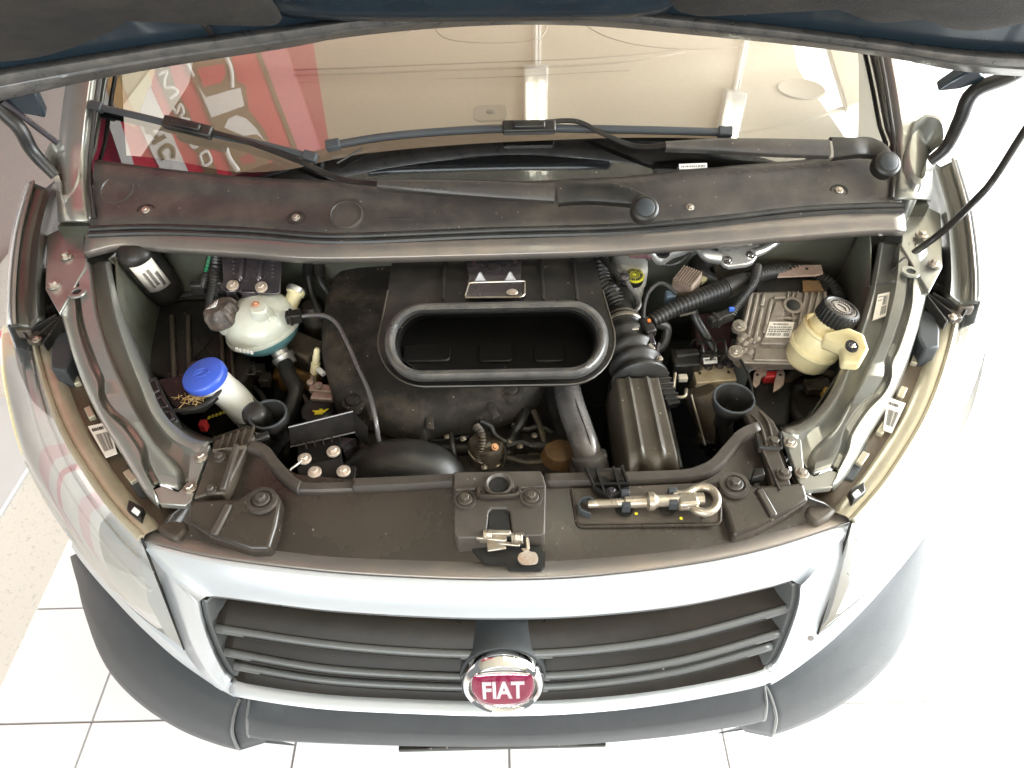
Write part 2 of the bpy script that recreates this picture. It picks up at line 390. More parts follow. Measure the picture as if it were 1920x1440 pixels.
# signboard above the left wing, only seen mirrored in the windscreen
SA, SB_ = V((-2.25, 0, 2.42)), V((-.90, 0, 3.0)); SN = V((SB_.z - SA.z, 0, -(SB_.x - SA.x))).normalized()
def wsray(px, py):
    p = PW(px, py); d = ray(px, py).normalized()
    gn = V((2 * .075 * (p.x - XC) / .64 * WS_T, -WS_T, 1)).normalized()
    return p, d - gn * (2 * d.dot(gn))
def SG(zx, zy, off):
    p, r = wsray(160 + zx / 4.174, 80 + zy / 4.174)
    return p + r * ((SA - p).dot(SN) / r.dot(SN)) + SN * off
sign = thing('sloping_signboard', 'red slanted signboard with white brown-edged lettering hung above the van, mirrored in windscreen', 'signboard', (-1.6, 1.3, 2.4))
def spoly(pts, off, m, name, dense=True):
    q = []
    for (a, b), (c, d) in zip(pts, pts[1:] + pts[:1]):
        for k in range(4): q.append(SG(a + (c - a) * k / 4, b + (d - b) * k / 4, off))
    g = G(); g.prism(q, -SN * .002); return g.build(name, m, sign, smooth=20)
def sstroke(pts, wd, off, m, name):
    pts = [V((a, b, 0)) for a, b in pts]; pts = spl(pts, len(pts) * 5); l = []; r_ = []
    for i, p in enumerate(pts):
        t = (pts[min(len(pts) - 1, i + 1)] - pts[max(0, i - 1)]).normalized(); nn = V((-t.y, t.x, 0)) * wd / 2
        l.append(SG(*(p + nn)[:2], off)); r_.append(SG(*(p - nn)[:2], off))
    g = G(); g.loft([l, r_]); return g.build(name, m, sign, smooth=20, solid=.002)
spoly([(-80, -220), (1490, -220), (1960, 1170), (420, 1170)], .004, 'banner_red', 'board')
spoly([(1270, -180), (1500, -180), (1940, 1130), (1770, 1130)], .008, 'banner_pink', 'border_strip')
spoly([(1240, -180), (1275, -180), (1775, 1130), (1740, 1130)], .011, 'banner_brown', 'border_line')
spoly([(-90, -200), (20, -200), (440, 1130), (350, 1130)], .008, 'banner_white', 'side_strip')
spoly([(20, -120), (620, -200), (540, 250), (385, 665), (240, 580)], .008, 'window_glow_orange', 'painted_glow_panel')  # yellow window light on the dash, painted into the sign as orange
spoly([(200, 40), (440, 0), (525, 320), (410, 560), (350, 470)], .011, 'banner_cream', 'painted_glow_stripe')  # white strip coloured cream to carry the same window light
spoly([(505, 330), (620, 580), (850, 1100), (650, 1100), (530, 870), (410, 600), (440, 510)], .011, 'banner_white', 'text_strip')
for s_ in ([(470, 640), (510, 690), (570, 740)], [(530, 785), (630, 725)], [(690, 900), (690, 830), (640, 800), (590, 850), (620, 910)], [(480, 700), (560, 650)]):
    sstroke(s_, 34, .014, 'banner_brown', 'letter')
spoly([(520, 60), (620, 20), (655, 170), (700, 320), (745, 420), (800, 520), (835, 600), (905, 740), (965, 830), (1060, 1080), (960, 1100), (890, 880), (820, 800), (770, 720), (690, 540), (635, 420), (570, 270)], .011, 'banner_brown', 'letter_outline')
for s_ in ([(575, 250), (640, 222), (622, 290), (628, 345), (690, 350), (725, 385), (665, 435)], [(690, 505), (715, 545), (745, 480), (770, 540), (745, 580), (820, 600)], [(805, 745), (845, 815), (905, 775)], [(835, 745), (865, 800)],
           [(900, 870), (955, 845), (985, 920), (930, 955), (898, 872)], [(560, 120), (600, 200)]):
    sstroke(s_, 24, .014, 'banner_white', 'letter')
spoly([(720, -40), (1110, -60), (1140, 90), (1190, 300), (1255, 335), (1275, 520), (1400, 680), (1460, 810), (1430, 960), (1330, 1010), (1150, 1030), (1080, 810), (985, 620), (920, 460), (830, 260)], .014, 'banner_brown', 'letter_outline')
spoly([(878, 200), (1085, 158), (1102, 250), (1060, 310), (930, 345)], .017, 'banner_red', 'letter_hollow')
spoly([(1200, 900), (1290, 860), (1340, 930), (1230, 950)], .017, 'banner_crimson', 'letter_hollow')
sstroke([(790, 130), (850, 262)], 26, .017, 'banner_white', 'letter')
sstroke([(1085, 80), (1140, 200), (1150, 350)], 34, .017, 'banner_white', 'letter')
spoly([(880, 325), (945, 425), (1120, 372), (1215, 350), (1245, 490), (990, 582)], .017, 'banner_white', 'letter')
spoly([(1088, 660), (1120, 590), (1180, 563), (1260, 590), (1340, 670), (1415, 778), (1340, 710), (1240, 725)], .017, 'banner_white', 'letter')
sstroke([(1095, 800), (1130, 900), (1200, 1000)], 40, .017, 'banner_white', 'letter')
g = G(); g.prism([SA + V((0, .95, 0)) - SN * .03, SB_ + V((0, .95, 0)) - SN * .03, SB_ + V((0, 3.6, 0)) - SN * .03, SA + V((0, 3.6, 0)) - SN * .03], -SN * .02); g.build('backing', 'banner_crimson', sign)  # extended out of view to throw a crimson reflection onto the left wing


def lamp(x, y0, y1, label, tilt=0.0):
    t = thing('ceiling_light', label, 'ceiling light', (x, (y0 + y1) / 2, 3.0), 'fluorescent lights on the ceiling')
    A = V((x, y1, 2.95)); B = V((x - tilt * (y1 - y0), y0, 2.95)); d = (B - A).normalized(); s_ = V((d.y, -d.x, 0))
    g = G(); g.box((A + B) / 2 + V((0, 0, .035)), (.125, (A - B).length, .05), (s_, d, UPV)); g.build('fitting', 'lamp_body', t, bevel=.01)
    for k in (-1, 1):
        g = G(); q = [A.lerp(B, .06) + s_ * .03 * k, A.lerp(B, .99) + s_ * .03 * k]; g.tube(evenly(q, 4), .014, 10); g.build('tube', 'lamp_tube', t)
    g = G(); g.tube(evenly([A + V((0, 0, .05)), A - d * 1.4 + V((0, 0, .05))], 4), .014, 8); g.tube(evenly([A + V((.02, 0, .05)), A - d * 1.4 + V((.02, 0, .05))], 4), .008, 8); g.build('conduit', 'lamp_body', t)
lamp(.17, .25, 1.37, 'fluorescent twin tube ceiling light mirrored near the middle of the windscreen')
lamp(1.24, .25, 1.31, 'fluorescent twin tube ceiling light mirrored near the passenger side of the windscreen', .06)

# ================================================================== THE VAN
van = thing('van', 'silver van with its bonnet raised, grille, bumper and open engine bay showing', 'van', (XC, 1.2, 0))

# ---- windscreen, dashboard, pillars
def wsp(x, s_, off=0.0):
    return V((x, ws_y0(x) + s_ * math.cos(rad(37)), WS_Z + s_ * math.sin(rad(37)))) + V((0, -math.sin(rad(37)), math.cos(rad(37)))) * off
NX = 40
xs = [XC - .86 + 1.72 * i / NX for i in range(NX + 1)]
g = G(); g.loft([[wsp(x * (1 - .10 * max(0, s_)) + XC * .0, s_) for x in xs] for s_ in [-.02 + .86 * k / 14 for k in range(15)]])
screen = g.build('windscreen', 'windscreen_glass', van, smooth=60)
g = G()   # black printed border on the inside of the glass
bot = lambda x: .045 + .012 * math.cos((x - XC) * 3)
ft_ = se([PW(a, b, -.004) for a, b in ((150, 292), (245, 292), (330, 302), (440, 322), (540, 318), (620, 300), (700, 286), (850, 272), (1000, 264), (1200, 258), (1400, 262), (1560, 268), (1600, 262), (1700, 262))], 60)
g.loft([[wsp(p.x, -.02, -.004) for p in ft_], ft_])
for sd in (-1, 1):
    ra = []; rb = []
    for k in range(12):
        s_ = -.02 + .86 * k / 11; xo = XC + sd * (.86 * (1 - .10 * max(0, s_)) - .0)
        ra.append(wsp(xo, s_, -.004)); rb.append(wsp(xo - sd * (.035 + .055 * max(0, 1 - s_ / .33) ** 1.4), s_, -.004))
    g.loft([ra, rb])
g.build('black_border', 'frit', screen, smooth=60)
# dashboard seen through the glass
g = G()
def dz(x, y):
    r1 = .034 / (1 + math.exp(-(y - (1.98 + .05 * (x - XC) ** 2)) * 70)); return 1.085 + r1 - .03 * max(0, abs(x - XC) - .55) ** 2
rows_ = [1.36 + 1.5 * k / 70 for k in range(71)]
g.loft([[V((XC - .84 + 1.68 * i / 30, y + .05 * ((XC - .84 + 1.68 * i / 30 - XC) / .8) ** 2, dz(XC - .84 + 1.68 * i / 30, y))) for i in range(31)] for y in rows_])
dash = g.build('dashboard', 'dash', van, smooth=60)
def PD(px, py):
    z = 1.09
    for _ in range(25): p = P(px, py, z); z = .5 * z + .5 * dz(p.x, p.y - .05 * ((p.x - XC) / .8) ** 2)
    return P(px, py, z)
for pts, r_, m_ in (([(550, 140), (700, 136), (900, 129), (1080, 122), (1200, 112), (1284, 98)], .0045, 'dash'), ([(550, 131), (700, 126), (900, 118), (1080, 111), (1200, 102), (1276, 93)], .0025, 'dash_dark'), ([(816, 40), (822, 62), (850, 76), (920, 81), (1000, 76), (1022, 60), (1026, 40)], .0022, 'dash_dark'),
                    ([(1090, 42), (1140, 70), (1220, 88), (1330, 92), (1440, 78)], .0022, 'dash_dark'), ([(1372, 250), (1450, 238), (1530, 220), (1592, 199), (1640, 178)], .006, 'dash'), ([(640, 140), (760, 66), (800, 52)], .0022, 'dash_dark'), ([(560, 155), (900, 146), (1180, 132)], .0014, 'dash_dark')):
    g = G(); g.tube(se([PD(a, b) for a, b in pts], 30), r_, 8); g.build('moulded_line', m_, dash)
g = G(); c = P(1502, 168, 1.084); g.lathe(c, UPV, [(0, .062), (.0035, .060), (.004, .056), (.0028, .054)], 32, sx=1.0); g.build('speaker_cover', 'dash_dark', dash)
g = G(); c = P(920, 213, 1.086); g.prism(rrect(c + V((0, 0, .004)), V((1, 0, 0)), V((0, 1, 0)), .085, .085, .02), .006); se_ = g.build('sensor_cover', 'dash_dark', dash, bevel=.0015)
g = G(); g.lathe(c + V((0, 0, .004)), UPV, [(0, .011), (.004, .010), (.006, .005)], 16); g.build('sensor', 'ink_grey', dash)
g = G(); g.prism(rrect(P(918, 44, 1.112), V((1, 0, 0)), V((0, 1, 0)), .36, .34, .11), .008); g.build('storage_lid', 'dash', dash, bevel=.004)
g = G(); g.prism([P(1540, 40, 1.13), P(1640, 60, 1.13), P(1650, 180, 1.10), P(1588, 200, 1.098), P(1560, 110, 1.11)], .02); g.build('corner_trim', 'dash', dash, bevel=.004)
g = G(); q = [PW(1273, 308, .006), PW(1325, 306, .006), PW(1326, 316, .006), PW(1274, 318, .006)]
sticker(q, screen, 'paper_white', (), ((.35, .35, .06, .94),), name='serial_label', seed=4, ink='ink_grey')

def pillar(sd):
    f_ = (lambda r: r) if sd < 0 else mirs
    r0 = [P(168, 470, 1.08), PW(170, 420, .0), PW(166, 330, .004), PW(168, 240, .006), PW(172, 150, .006), PW(178, 60, .008)]
    r0 = [V((-.842, 1.30, 1.12)), wsp(-.885, .0, .004), wsp(-.880, .08, .008), wsp(-.872, .18, .01), wsp(-.855, .34, .012), wsp(-.81, .84, .012)]
    r1 = [p + V((-.012, -.010, .010)) for p in r0]; r2 = [p + V((-.045, -.004, .006)) for p in r0]; r3 = [p + V((-.085, .02, -.012)) for p in r0]; r4 = [p + V((-.105, .07, -.06)) for p in r0]; r5 = [p + V((-.11, .16, -.16)) for p in r0]
    g = G(); g.loft([se(f_(r), 24) for r in (r0, r1, r2, r3, r4, r5)]); g.build('windscreen_pillar', 'inner_paint', van, smooth=60, solid=.006)
    rs = [se(f_([p + V((.008, -.006, .012)) for p in r0]), 24)]
    g = G(); g.tube(rs[0], .0045, 8); g.build('pillar_seal', 'rubber', van)
pillar(-1); pillar(1)

# ---- cowl (scuttle) panel
cu = [(180, 302), (300, 318), (460, 334), (640, 342), (900, 345), (1150, 335), (1300, 320), (1500, 303), (1640, 292), (1672, 288)]
cl = [(170, 428), (300, 424), (460, 430), (640, 441), (900, 431), (1150, 424), (1300, 413), (1500, 391), (1640, 384), (1690, 384)]
Nc = 60
top = se([PW(a, b, .012) for a, b in cu], Nc); low = se([P(a, b, 1.118) for a, b in cl], Nc)
rails = []
for t_, dzz in ((0, 0), (.10, .004), (.26, .004), (.30, -.001), (.55, -.002), (.8, 0), (.95, .001), (1.0, -.006)):
    rails.append([a.lerp(b, t_) + V((0, 0, dzz)) for a, b in zip(top, low)])
rails.append([p + V((0, 0, -.05)) for p in low])
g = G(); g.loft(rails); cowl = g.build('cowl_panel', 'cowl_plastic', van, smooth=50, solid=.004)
def cz(px, py):   # height of the cowl under a pixel
    y = P(px, py, 1.14)
    best = None
    for z in [1.10 + .004 * k for k in range(30)]:
        p = P(px, py, z); i = min(range(Nc), key=lambda k: abs(top[k].x - p.x)); a, b = top[i], low[i]
        t_ = (p.y - a.y) / (b.y - a.y) if abs(b.y - a.y) > 1e-6 else 0
        zz = a.z + (b.z - a.z) * t_
        if best is None or abs(zz - z) < best[0]: best = (abs(zz - z), p)
    return best[1]
cn = (low[30] - top[30]).cross(V((1, 0, 0))); cn = cn.normalized() if cn.z > 0 else -cn.normalized()
for px, py, r in ((650, 405, .034), (222, 358, .036)):
    c = cz(px, py); g = G(); g.lathe(c + cn * .001, cn, [(0, r), (.006, r * .97), (.007, r * .9), (.004, r * .86), (.004, .001)], 32); g.build('access_plug', 'cowl_plastic', cowl)
for px, py in ((275, 396), (556, 410), (1293, 391), (1572, 359)):
    c = cz(px, py); g = G(); g.lathe(c, cn, [(0, .016), (.003, .0155), (.003, .012), (.0005, .011)], 20, sx=1.25); g.build('screw_recess', 'black_plastic', cowl); bolt(c + cn * .005, .008, cowl, 'zinc', cn)
c = cz(1040, 412); g = G(); g.lathe(c, cn, [(0, .012), (.005, .011), (.005, .006), (.001, .005)], 20); g.build('screw_recess', 'cowl_plastic', cowl)
g = G(); q = [cz(712, 422), cz(712, 416), cz(722, 411), cz(836, 409), cz(836, 420)]; g.prism([p + cn * .004 for p in q], cn * -.006); g.build('embossed_panel', 'cowl_plastic', cowl, bevel=.0012)
# small moulded steps along the rear lip
g = G()
for i in range(4, Nc - 4, 1):
    a, b = top[i], low[i]; p = a.lerp(b, .13) + V((0, 0, .007)); g.box(p + V((0, 0, -.002)), (.012, .018, .002))
o = g.build('moulded_ticks', 'cowl_plastic', cowl, bevel=.0015); o['kind'] = 'stuff'
# rubber water seal and steel beam in front of the cowl
s1 = se([P(a, b + 5, 1.112) for a, b in cl], 70)
wob = lambda i: .002 * math.sin(i * .55)
g = G(); g.tube([p + V((0, wob(i) * .4, .004)) for i, p in enumerate(s1)], .007, 10); g.tube([p + V((0, -.011, -.002)) for p in s1], .006, 8); g.build('cowl_seal', 'rubber', van)
bt = [(163, 436), (300, 436), (460, 446), (640, 458), (900, 452), (1150, 442), (1300, 430), (1500, 410), (1640, 399), (1694, 397)]
bb = [(158, 474), (230, 458), (330, 466), (460, 474), (600, 484), (900, 478), (1150, 470), (1300, 459), (1500, 442), (1640, 432), (1698, 432)]
ta = se([P(a, b, 1.108) for a, b in bt], 70); tb = se([P(a, b, 1.092) for a, b in bb], 70)
g = G(); g.loft([[p + V((0, .03, -.012)) for p in ta], ta, [a.lerp(b, .5) + V((0, 0, .0012)) for a, b in zip(ta, tb)], [a.lerp(b, .96) + V((0, 0, .0006)) for a, b in zip(ta, tb)], tb, [p + V((0, .004, -.014)) for p in tb], [p + V((0, .05, -.020)) for p in tb]])
g.build('cowl_crossmember', 'beam_paint', van, smooth=70, solid=.002)

# ---- wipers
def PC(px, py):
    a = cz(px, py); b = PW(px, py, .034); q = P(px, py, a.z + .030)
    return q if (q - CAM).length < (b - CAM).length else b
def wiper(piv, knee, arm0, arm1, rod, blade, hub_px, label):
    wz = .028
    root = G(); c = PC(*piv) + UPV * .0; n_ = V((0, -math.sin(rad(37)), math.cos(rad(37))))
    # arm head (curved, hollow-backed)
    def strip(pts, hs, th):
        pts = spl(pts, len(pts) * 8); k = len(pts); L_ = []; R_ = []
        for i, p in enumerate(pts):
            t = (pts[min(k - 1, i + 1)] - pts[max(0, i - 1)]).normalized(); s_ = n_.cross(t).normalized()
            q = i / (k - 1) * (len(hs) - 1); j = min(int(q), len(hs) - 2); h = hs[j] + (hs[j + 1] - hs[j]) * (q - j)
            L_.append(p + s_ * h); R_.append(p - s_ * h)
        g = G(); Ld = [p - n_ * th for p in L_]; Rd = [p - n_ * th for p in R_]
        Lm = [a.lerp(b, .22) + n_ * .004 for a, b in zip(L_, R_)]; Rm = [a.lerp(b, .78) + n_ * .004 for a, b in zip(L_, R_)]
        g.loft([Ld, L_, Lm, Rm, R_, Rd]); return g
    w_ = strip([PC(*p) for p in arm0], [.016, .016, .020, .019, .023], .018).build('wiper', 'black_plastic', van, bevel=.0015)
    w_['label'] = label
    strip([PC(*p) for p in arm1], [.018, .017, .014, .008], .014).build('wiper_arm', 'cowl_plastic', w_, bevel=.0015)
    g = G(); g.lathe(c, n_, [(-.012, .026), (.010, .026), (.014, .022), (.0145, .019)], 28); g.build('pivot', 'black_plastic', w_)
    g = G(); g.lathe(c + n_ * .012, n_, [(0, .0185), (.004, .0178), (.006, .015), (.0065, .001)], 28); g.build('pivot_cap', 'bumper_plastic', w_)
    g = G(); g.tube(se([PC(*rod[0])] + [PW(*p, wz) for p in rod[1:]], 40), .0055, 8, flat=.6, upv=n_); g.build('wiper_rod', 'black_plastic', w_)
    bp = se([PW(*p, .018) for p in blade], 40)
    g = G(); g.tube(bp, .0078, 10, flat=.85, upv=n_); b_ = g.build('wiper_blade', 'bumper_plastic', w_)
    g = G(); g.loft([[p for p in bp], [p - n_ * .017 for p in bp]]); g.build('rubber_lip', 'rubber', w_, solid=.0015)
    for e, q in ((bp[0], bp[3]), (bp[-1], bp[-4])):
        d = (q - e).normalized(); g = G(); g.box(e + d * .012, (.03, .02, .019), (d, n_.cross(d), n_)); g.build('end_cap', 'bumper_plastic', w_, bevel=.003)
    h0 = PW(hub_px[0][0], hub_px[0][1], .03); h1 = PW(hub_px[1][0], hub_px[1][1], .03); d = (h1 - h0).normalized()
    g = G(); g.box((h0 + h1) / 2, ((h1 - h0).length, .026, .020), (d, n_.cross(d), n_)); g.box((h0 + h1) / 2 + n_ * .012, ((h1 - h0).length * .6, .016, .010), (d, n_.cross(d), n_)); g.build('blade_carrier', 'black_plastic', w_, bevel=.004)
wiper((1208, 394), None, [(1212, 396), (1195, 372), (1150, 362), (1100, 360), (1046, 360)], [(1040, 361), (940, 356), (820, 350), (708, 345)], [(712, 345), (640, 336), (560, 302), (470, 268), (400, 248), (345, 233)], [(172, 198), (260, 218), (380, 247), (500, 273), (592, 297)], ((308, 228), (398, 250)), 'longer-reaching wiper whose blade lies across the mirrored red sign')
wiper((1660, 310), None, [(1664, 312), (1656, 286), (1630, 274), (1600, 274), (1560, 276)], [(1556, 277), (1450, 274), (1350, 271), (1248, 272)], [(1252, 272), (1190, 274), (1130, 250), (1078, 227), (1010, 231)], [(614, 274), (720, 256), (850, 245), (1000, 240), (1200, 243), (1370, 248)], ((942, 240), (1042, 238)), 'wiper whose blade lies under the mirrored fluorescent lights')
g = G(); g.tube(se([PW(632, 306, .012), PW(680, 278, .014)], 6), .002, 6); g.build('washer_tube', 'rubber', van)

# ---- bonnet (hinged at the cowl, raised)
lb = [(-120, 212), (0, 187), (160, 150), (330, 118), (540, 85), (640, 66), (800, 49), (960, 41), (1120, 44), (1280, 58), (1480, 78), (1650, 100), (1790, 127), (1920, 138), (2040, 150)]
ub = [(-120, 150), (0, 120), (160, 95), (330, 68), (540, 40), (640, 26), (800, 8), (960, 0), (1120, 6), (1280, 22), (1480, 44), (1650, 66), (1790, 84), (1920, 92), (2040, 98)]
yb = lambda a: 1.385 - .11 * ((a - 960) / 960.) ** 2
lo_ = se([PY(a, b, yb(a)) for a, b in lb], 60); up_ = se([PY(a, b, yb(a) - .03) for a, b in ub], 60)
u2 = [p + V((0, -.02, .055)) for p in up_]; u3 = [p + V((0, -.09, .22)) for p in up_]; u4 = [V((XC + (p.x - XC) * .97, p.y - .20, p.z + .45)) for p in up_]; u5 = [V((XC + (p.x - XC) * .9, p.y - .33, p.z + .66)) for p in up_]
g = G(); g.loft([[p + V((0, .02, .03)) for p in lo_], lo_, [a.lerp(b, .5) + V((0, -.012, 0)) for a, b in zip(lo_, up_)], up_, u2, u3, u4, u5])
bonnet = g.build('bonnet', 'bonnet_shade_paint', van, smooth=60, solid=.006, off=0)
sm = [a.lerp(b, .45) + V((0, -.014, -.004)) for a, b in zip(lo_, up_)]
g = G(); g.loft([[p + V((0, -.006, 0)) for p in lo_], [a.lerp(b, .12) + V((0, -.026, 0)) for a, b in zip(lo_, up_)], [a.lerp(b, .45) + V((0, -.036, .002)) for a, b in zip(lo_, up_)], [a.lerp(b, .55) + V((0, -.030, 0)) for a, b in zip(lo_, up_)], [a.lerp(b, .62) + V((0, -.036, 0)) for a, b in zip(lo_, up_)], [a.lerp(b, .85) + V((0, -.030, 0)) for a, b in zip(lo_, up_)], [a.lerp(b, .92) + V((0, -.010, 0)) for a, b in zip(lo_, up_)]]); g.build('bonnet_seal', 'seal_rubber', bonnet, smooth=70, solid=.003)
def bpad(pts, m, name, h, dy=-.03):
    lp = [PY(a, b, yb(a) - .06 + dy - (110 - b) / 900.) for a, b in pts]; lp = spl(lp, len(lp) * 4, True)
    g = G(); g.pad(lp, V((0, -.93, -.35)), h); return g.build(name, m, bonnet, smooth=70)
bpad([(-140, 60), (-60, 108), (60, 104), (180, 66), (262, 22), (330, 20), (420, 26), (525, 40), (505, -10), (470, -90), (-140, -120)], 'pad_felt', 'insulation_pad', .012)
bpad([(1268, 18), (1400, 2), (1470, -6), (1560, 8), (1640, 36), (1740, 30), (1800, 50), (1870, 48), (1960, 26), (2040, -20), (2000, -120), (1290, -120)], 'pad_felt', 'insulation_pad', .012)
cb = [PY(a, b, y + .125) for a, b, y in ((505, -60, 1.16), (512, 10, 1.175), (530, 30, 1.18), (600, 37, 1.185), (760, 41, 1.185), (960, 39, 1.185), (1120, 37, 1.185), (1210, 30, 1.185), (1262, 12, 1.18), (1290, -60, 1.16))]
cb = spl(cb, 40); g = G(); g.loft([[p + V((0, .05, .0)) for p in cb], [p + V((0, .012, -.002)) for p in cb], cb, [p + V((0, -.02, .02)) for p in cb], [V((XC + (p.x - XC) * .9, p.y - .05, max(p.z, 1.46) + .14)) for p in cb]]); g.build('latch_reinforcement', 'bonnet_shade_paint', bonnet, smooth=60, solid=.004)
for a, b in (((358, 26), (396, 62)), ((1420, 0), (1396, 22))):
    g = G(); g.tube(se([PY(*a, 1.275), PY((a[0] + b[0]) / 2 + 4, (a[1] + b[1]) / 2, 1.27), PY(*b, 1.31)], 10), .0055, 8); g.build('clip', 'black_plastic', bonnet)
# hinges
def hinge(sd):
    if sd < 0:
        arm = [PY(-60, 130, 1.32), PY(0, 205, 1.31), PY(36, 240, 1.305), PY(62, 285, 1.30), PY(104, 330, 1.29)]; rod = [PY(5, 190, 1.31), PY(108, 268, 1.33)]; br = [(0, 160), (60, 165), (86, 222), (30, 212), (0, 200)]
        cup = [(84, 300), (92, 272), (110, 262), (135, 266), (150, 295), (152, 330), (138, 370), (116, 376), (112, 340)]
    else:
        arm = [PY(1990, 80, 1.32), PY(1905, 138, 1.315), PY(1826, 172, 1.31), PY(1800, 225, 1.30), PY(1775, 275, 1.295), PY(1744, 302, 1.29)]; rod = None; br = [(1758, 172), (1790, 150), (1830, 128), (1850, 150), (1800, 168)]
        cup = [(1772, 268), (1768, 226), (1742, 214), (1718, 226), (1704, 262), (1700, 300), (1712, 340), (1732, 346), (1740, 300)]
    g = G(); g.tube(se(arm, 30), [.0105 + .003 * math.sin(math.pi * i / 29) for i in range(30)], 12); h = g.build('bonnet_hinge', 'black_plastic', van)
    if rod: g = G(); g.tube(evenly(rod, 4), .006, 8); g.build('gas_strut', 'plate_dark', h)
    g = G(); q = [PY(a, b, 1.315) for a, b in br]; g.prism(q, V((0, .02, .01))); g.build('hinge_bracket', 'bonnet_shade_paint', h, bevel=.003)
    q = spl([P(a, b, 1.16 + (330 - b) * .0005) for a, b in cup], 30, True); c0 = sum(q, V()) / len(q)
    g = G(); g.loft([[p + V((0, 0, -.10)) for p in q], q, [c0 + (p - c0) * .86 + V((0, 0, .004)) for p in q], [c0 + (p - c0) * .8 + V((0, 0, -.05)) for p in q]], closed=True); g.build('hinge_cup', 'inner_paint', h, smooth=60)
hinge(-1); hinge(1)
g = G(); g.tube(se([P(1680, 497, 1.05), P(1760, 440, 1.10), P(1832, 372, 1.22), PY(1866, 332, 1.16), PY(1925, 240, 1.14), PY(2010, 120, 1.12), PY(2060, 40, 1.11)], 40), .0068, 10); g.build('bonnet_stay', 'black_plastic', van)
g = G(); q = P(1688, 492, 1.052); g.box(q, (.022, .03, .02)); g.tube(se([q + V((-.03, -.035, .0)), q + V((0, -.005, .014)), q + V((.02, .0, .0))], 8), .003, 6); g.build('stay_clip', 'black_plastic', van, bevel=.003)
# ---- inner wing rails (pressed steel), traced on the right and mirrored
def zr(px, py): return .985 + .085 * max(0, min(1, (900 - py) / 440.))
def rl(pts, dz=0.0, n=60):
    return se([P(a, b, zr(a, b) + dz) for a, b in pts], n)
W = {
 'drop': rl([(1640, 470), (1622, 545), (1600, 612), (1572, 682), (1548, 732), (1520, 768), (1494, 786), (1460, 800)], -.16),
 'a': rl([(1648, 455), (1632, 540), (1610, 612), (1583, 682), (1560, 735), (1530, 775), (1500, 797), (1466, 806)], -.008),
 'b': rl([(1654, 455), (1640, 540), (1619, 615), (1593, 686), (1571, 742), (1541, 785), (1514, 806), (1482, 822)], -.002),
 'b2': rl([(1658, 455), (1645, 540), (1624, 617), (1597, 689), (1575, 746), (1545, 790), (1517, 812), (1489, 850)], -.020),
 'c': rl([(1680, 455), (1672, 540), (1652, 620), (1620, 697), (1592, 756), (1560, 806), (1522, 846), (1512, 884)], -.024),
 'd': rl([(1688, 455), (1680, 540), (1660, 622), (1629, 697), (1600, 752), (1571, 806), (1535, 852), (1526, 890)], .001),
 'e': rl([(1706, 455), (1699, 530), (1692, 575), (1671, 640), (1657, 676), (1655, 705), (1641, 730), (1610, 760), (1582, 802), (1574, 838), (1556, 876)], .003),
 'e2': rl([(1709, 455), (1702, 530), (1696, 576), (1675, 642), (1661, 677), (1659, 707), (1645, 733), (1614, 763), (1586, 805), (1578, 840), (1560, 878)], -.013),
 'f2': rl([(1714, 455), (1708, 530), (1704, 580), (1684, 645), (1669, 679), (1667, 709), (1653, 737), (1622, 768), (1595, 810), (1588, 842), (1568, 882)], -.013),
 'f': rl([(1718, 455), (1713, 530), (1709, 580), (1689, 647), (1674, 680), (1672, 711), (1657, 740), (1627, 771), (1600, 813), (1592, 844), (1572, 884)], .002),
 'g': rl([(1742, 455), (1738, 530), (1724, 590), (1710, 640), (1692, 690), (1666, 745), (1630, 806), (1600, 860), (1580, 892), (1560, 912)], .0),
 'h': rl([(1745, 455), (1741, 530), (1727, 592), (1713, 642), (1695, 692), (1669, 748), (1633, 809), (1603, 863), (1583, 896), (1562, 918)], -.012),
 'i': rl([(1745, 470), (1741, 545), (1727, 607), (1713, 655), (1695, 705), (1669, 760), (1633, 820), (1603, 874), (1583, 906), (1562, 928)], -.09)}
order = ['drop', 'a', 'b', 'b2', 'c', 'd', 'e', 'e2', 'f2', 'f', 'g', 'h', 'i']
WINGS = {}
for sd in (1, -1):
    g = G(); g.loft([W[k] if sd > 0 else mirs(W[k]) for k in order]); WINGS[sd] = g.build('inner_wing', 'inner_paint', van, smooth=70, solid=.0015)
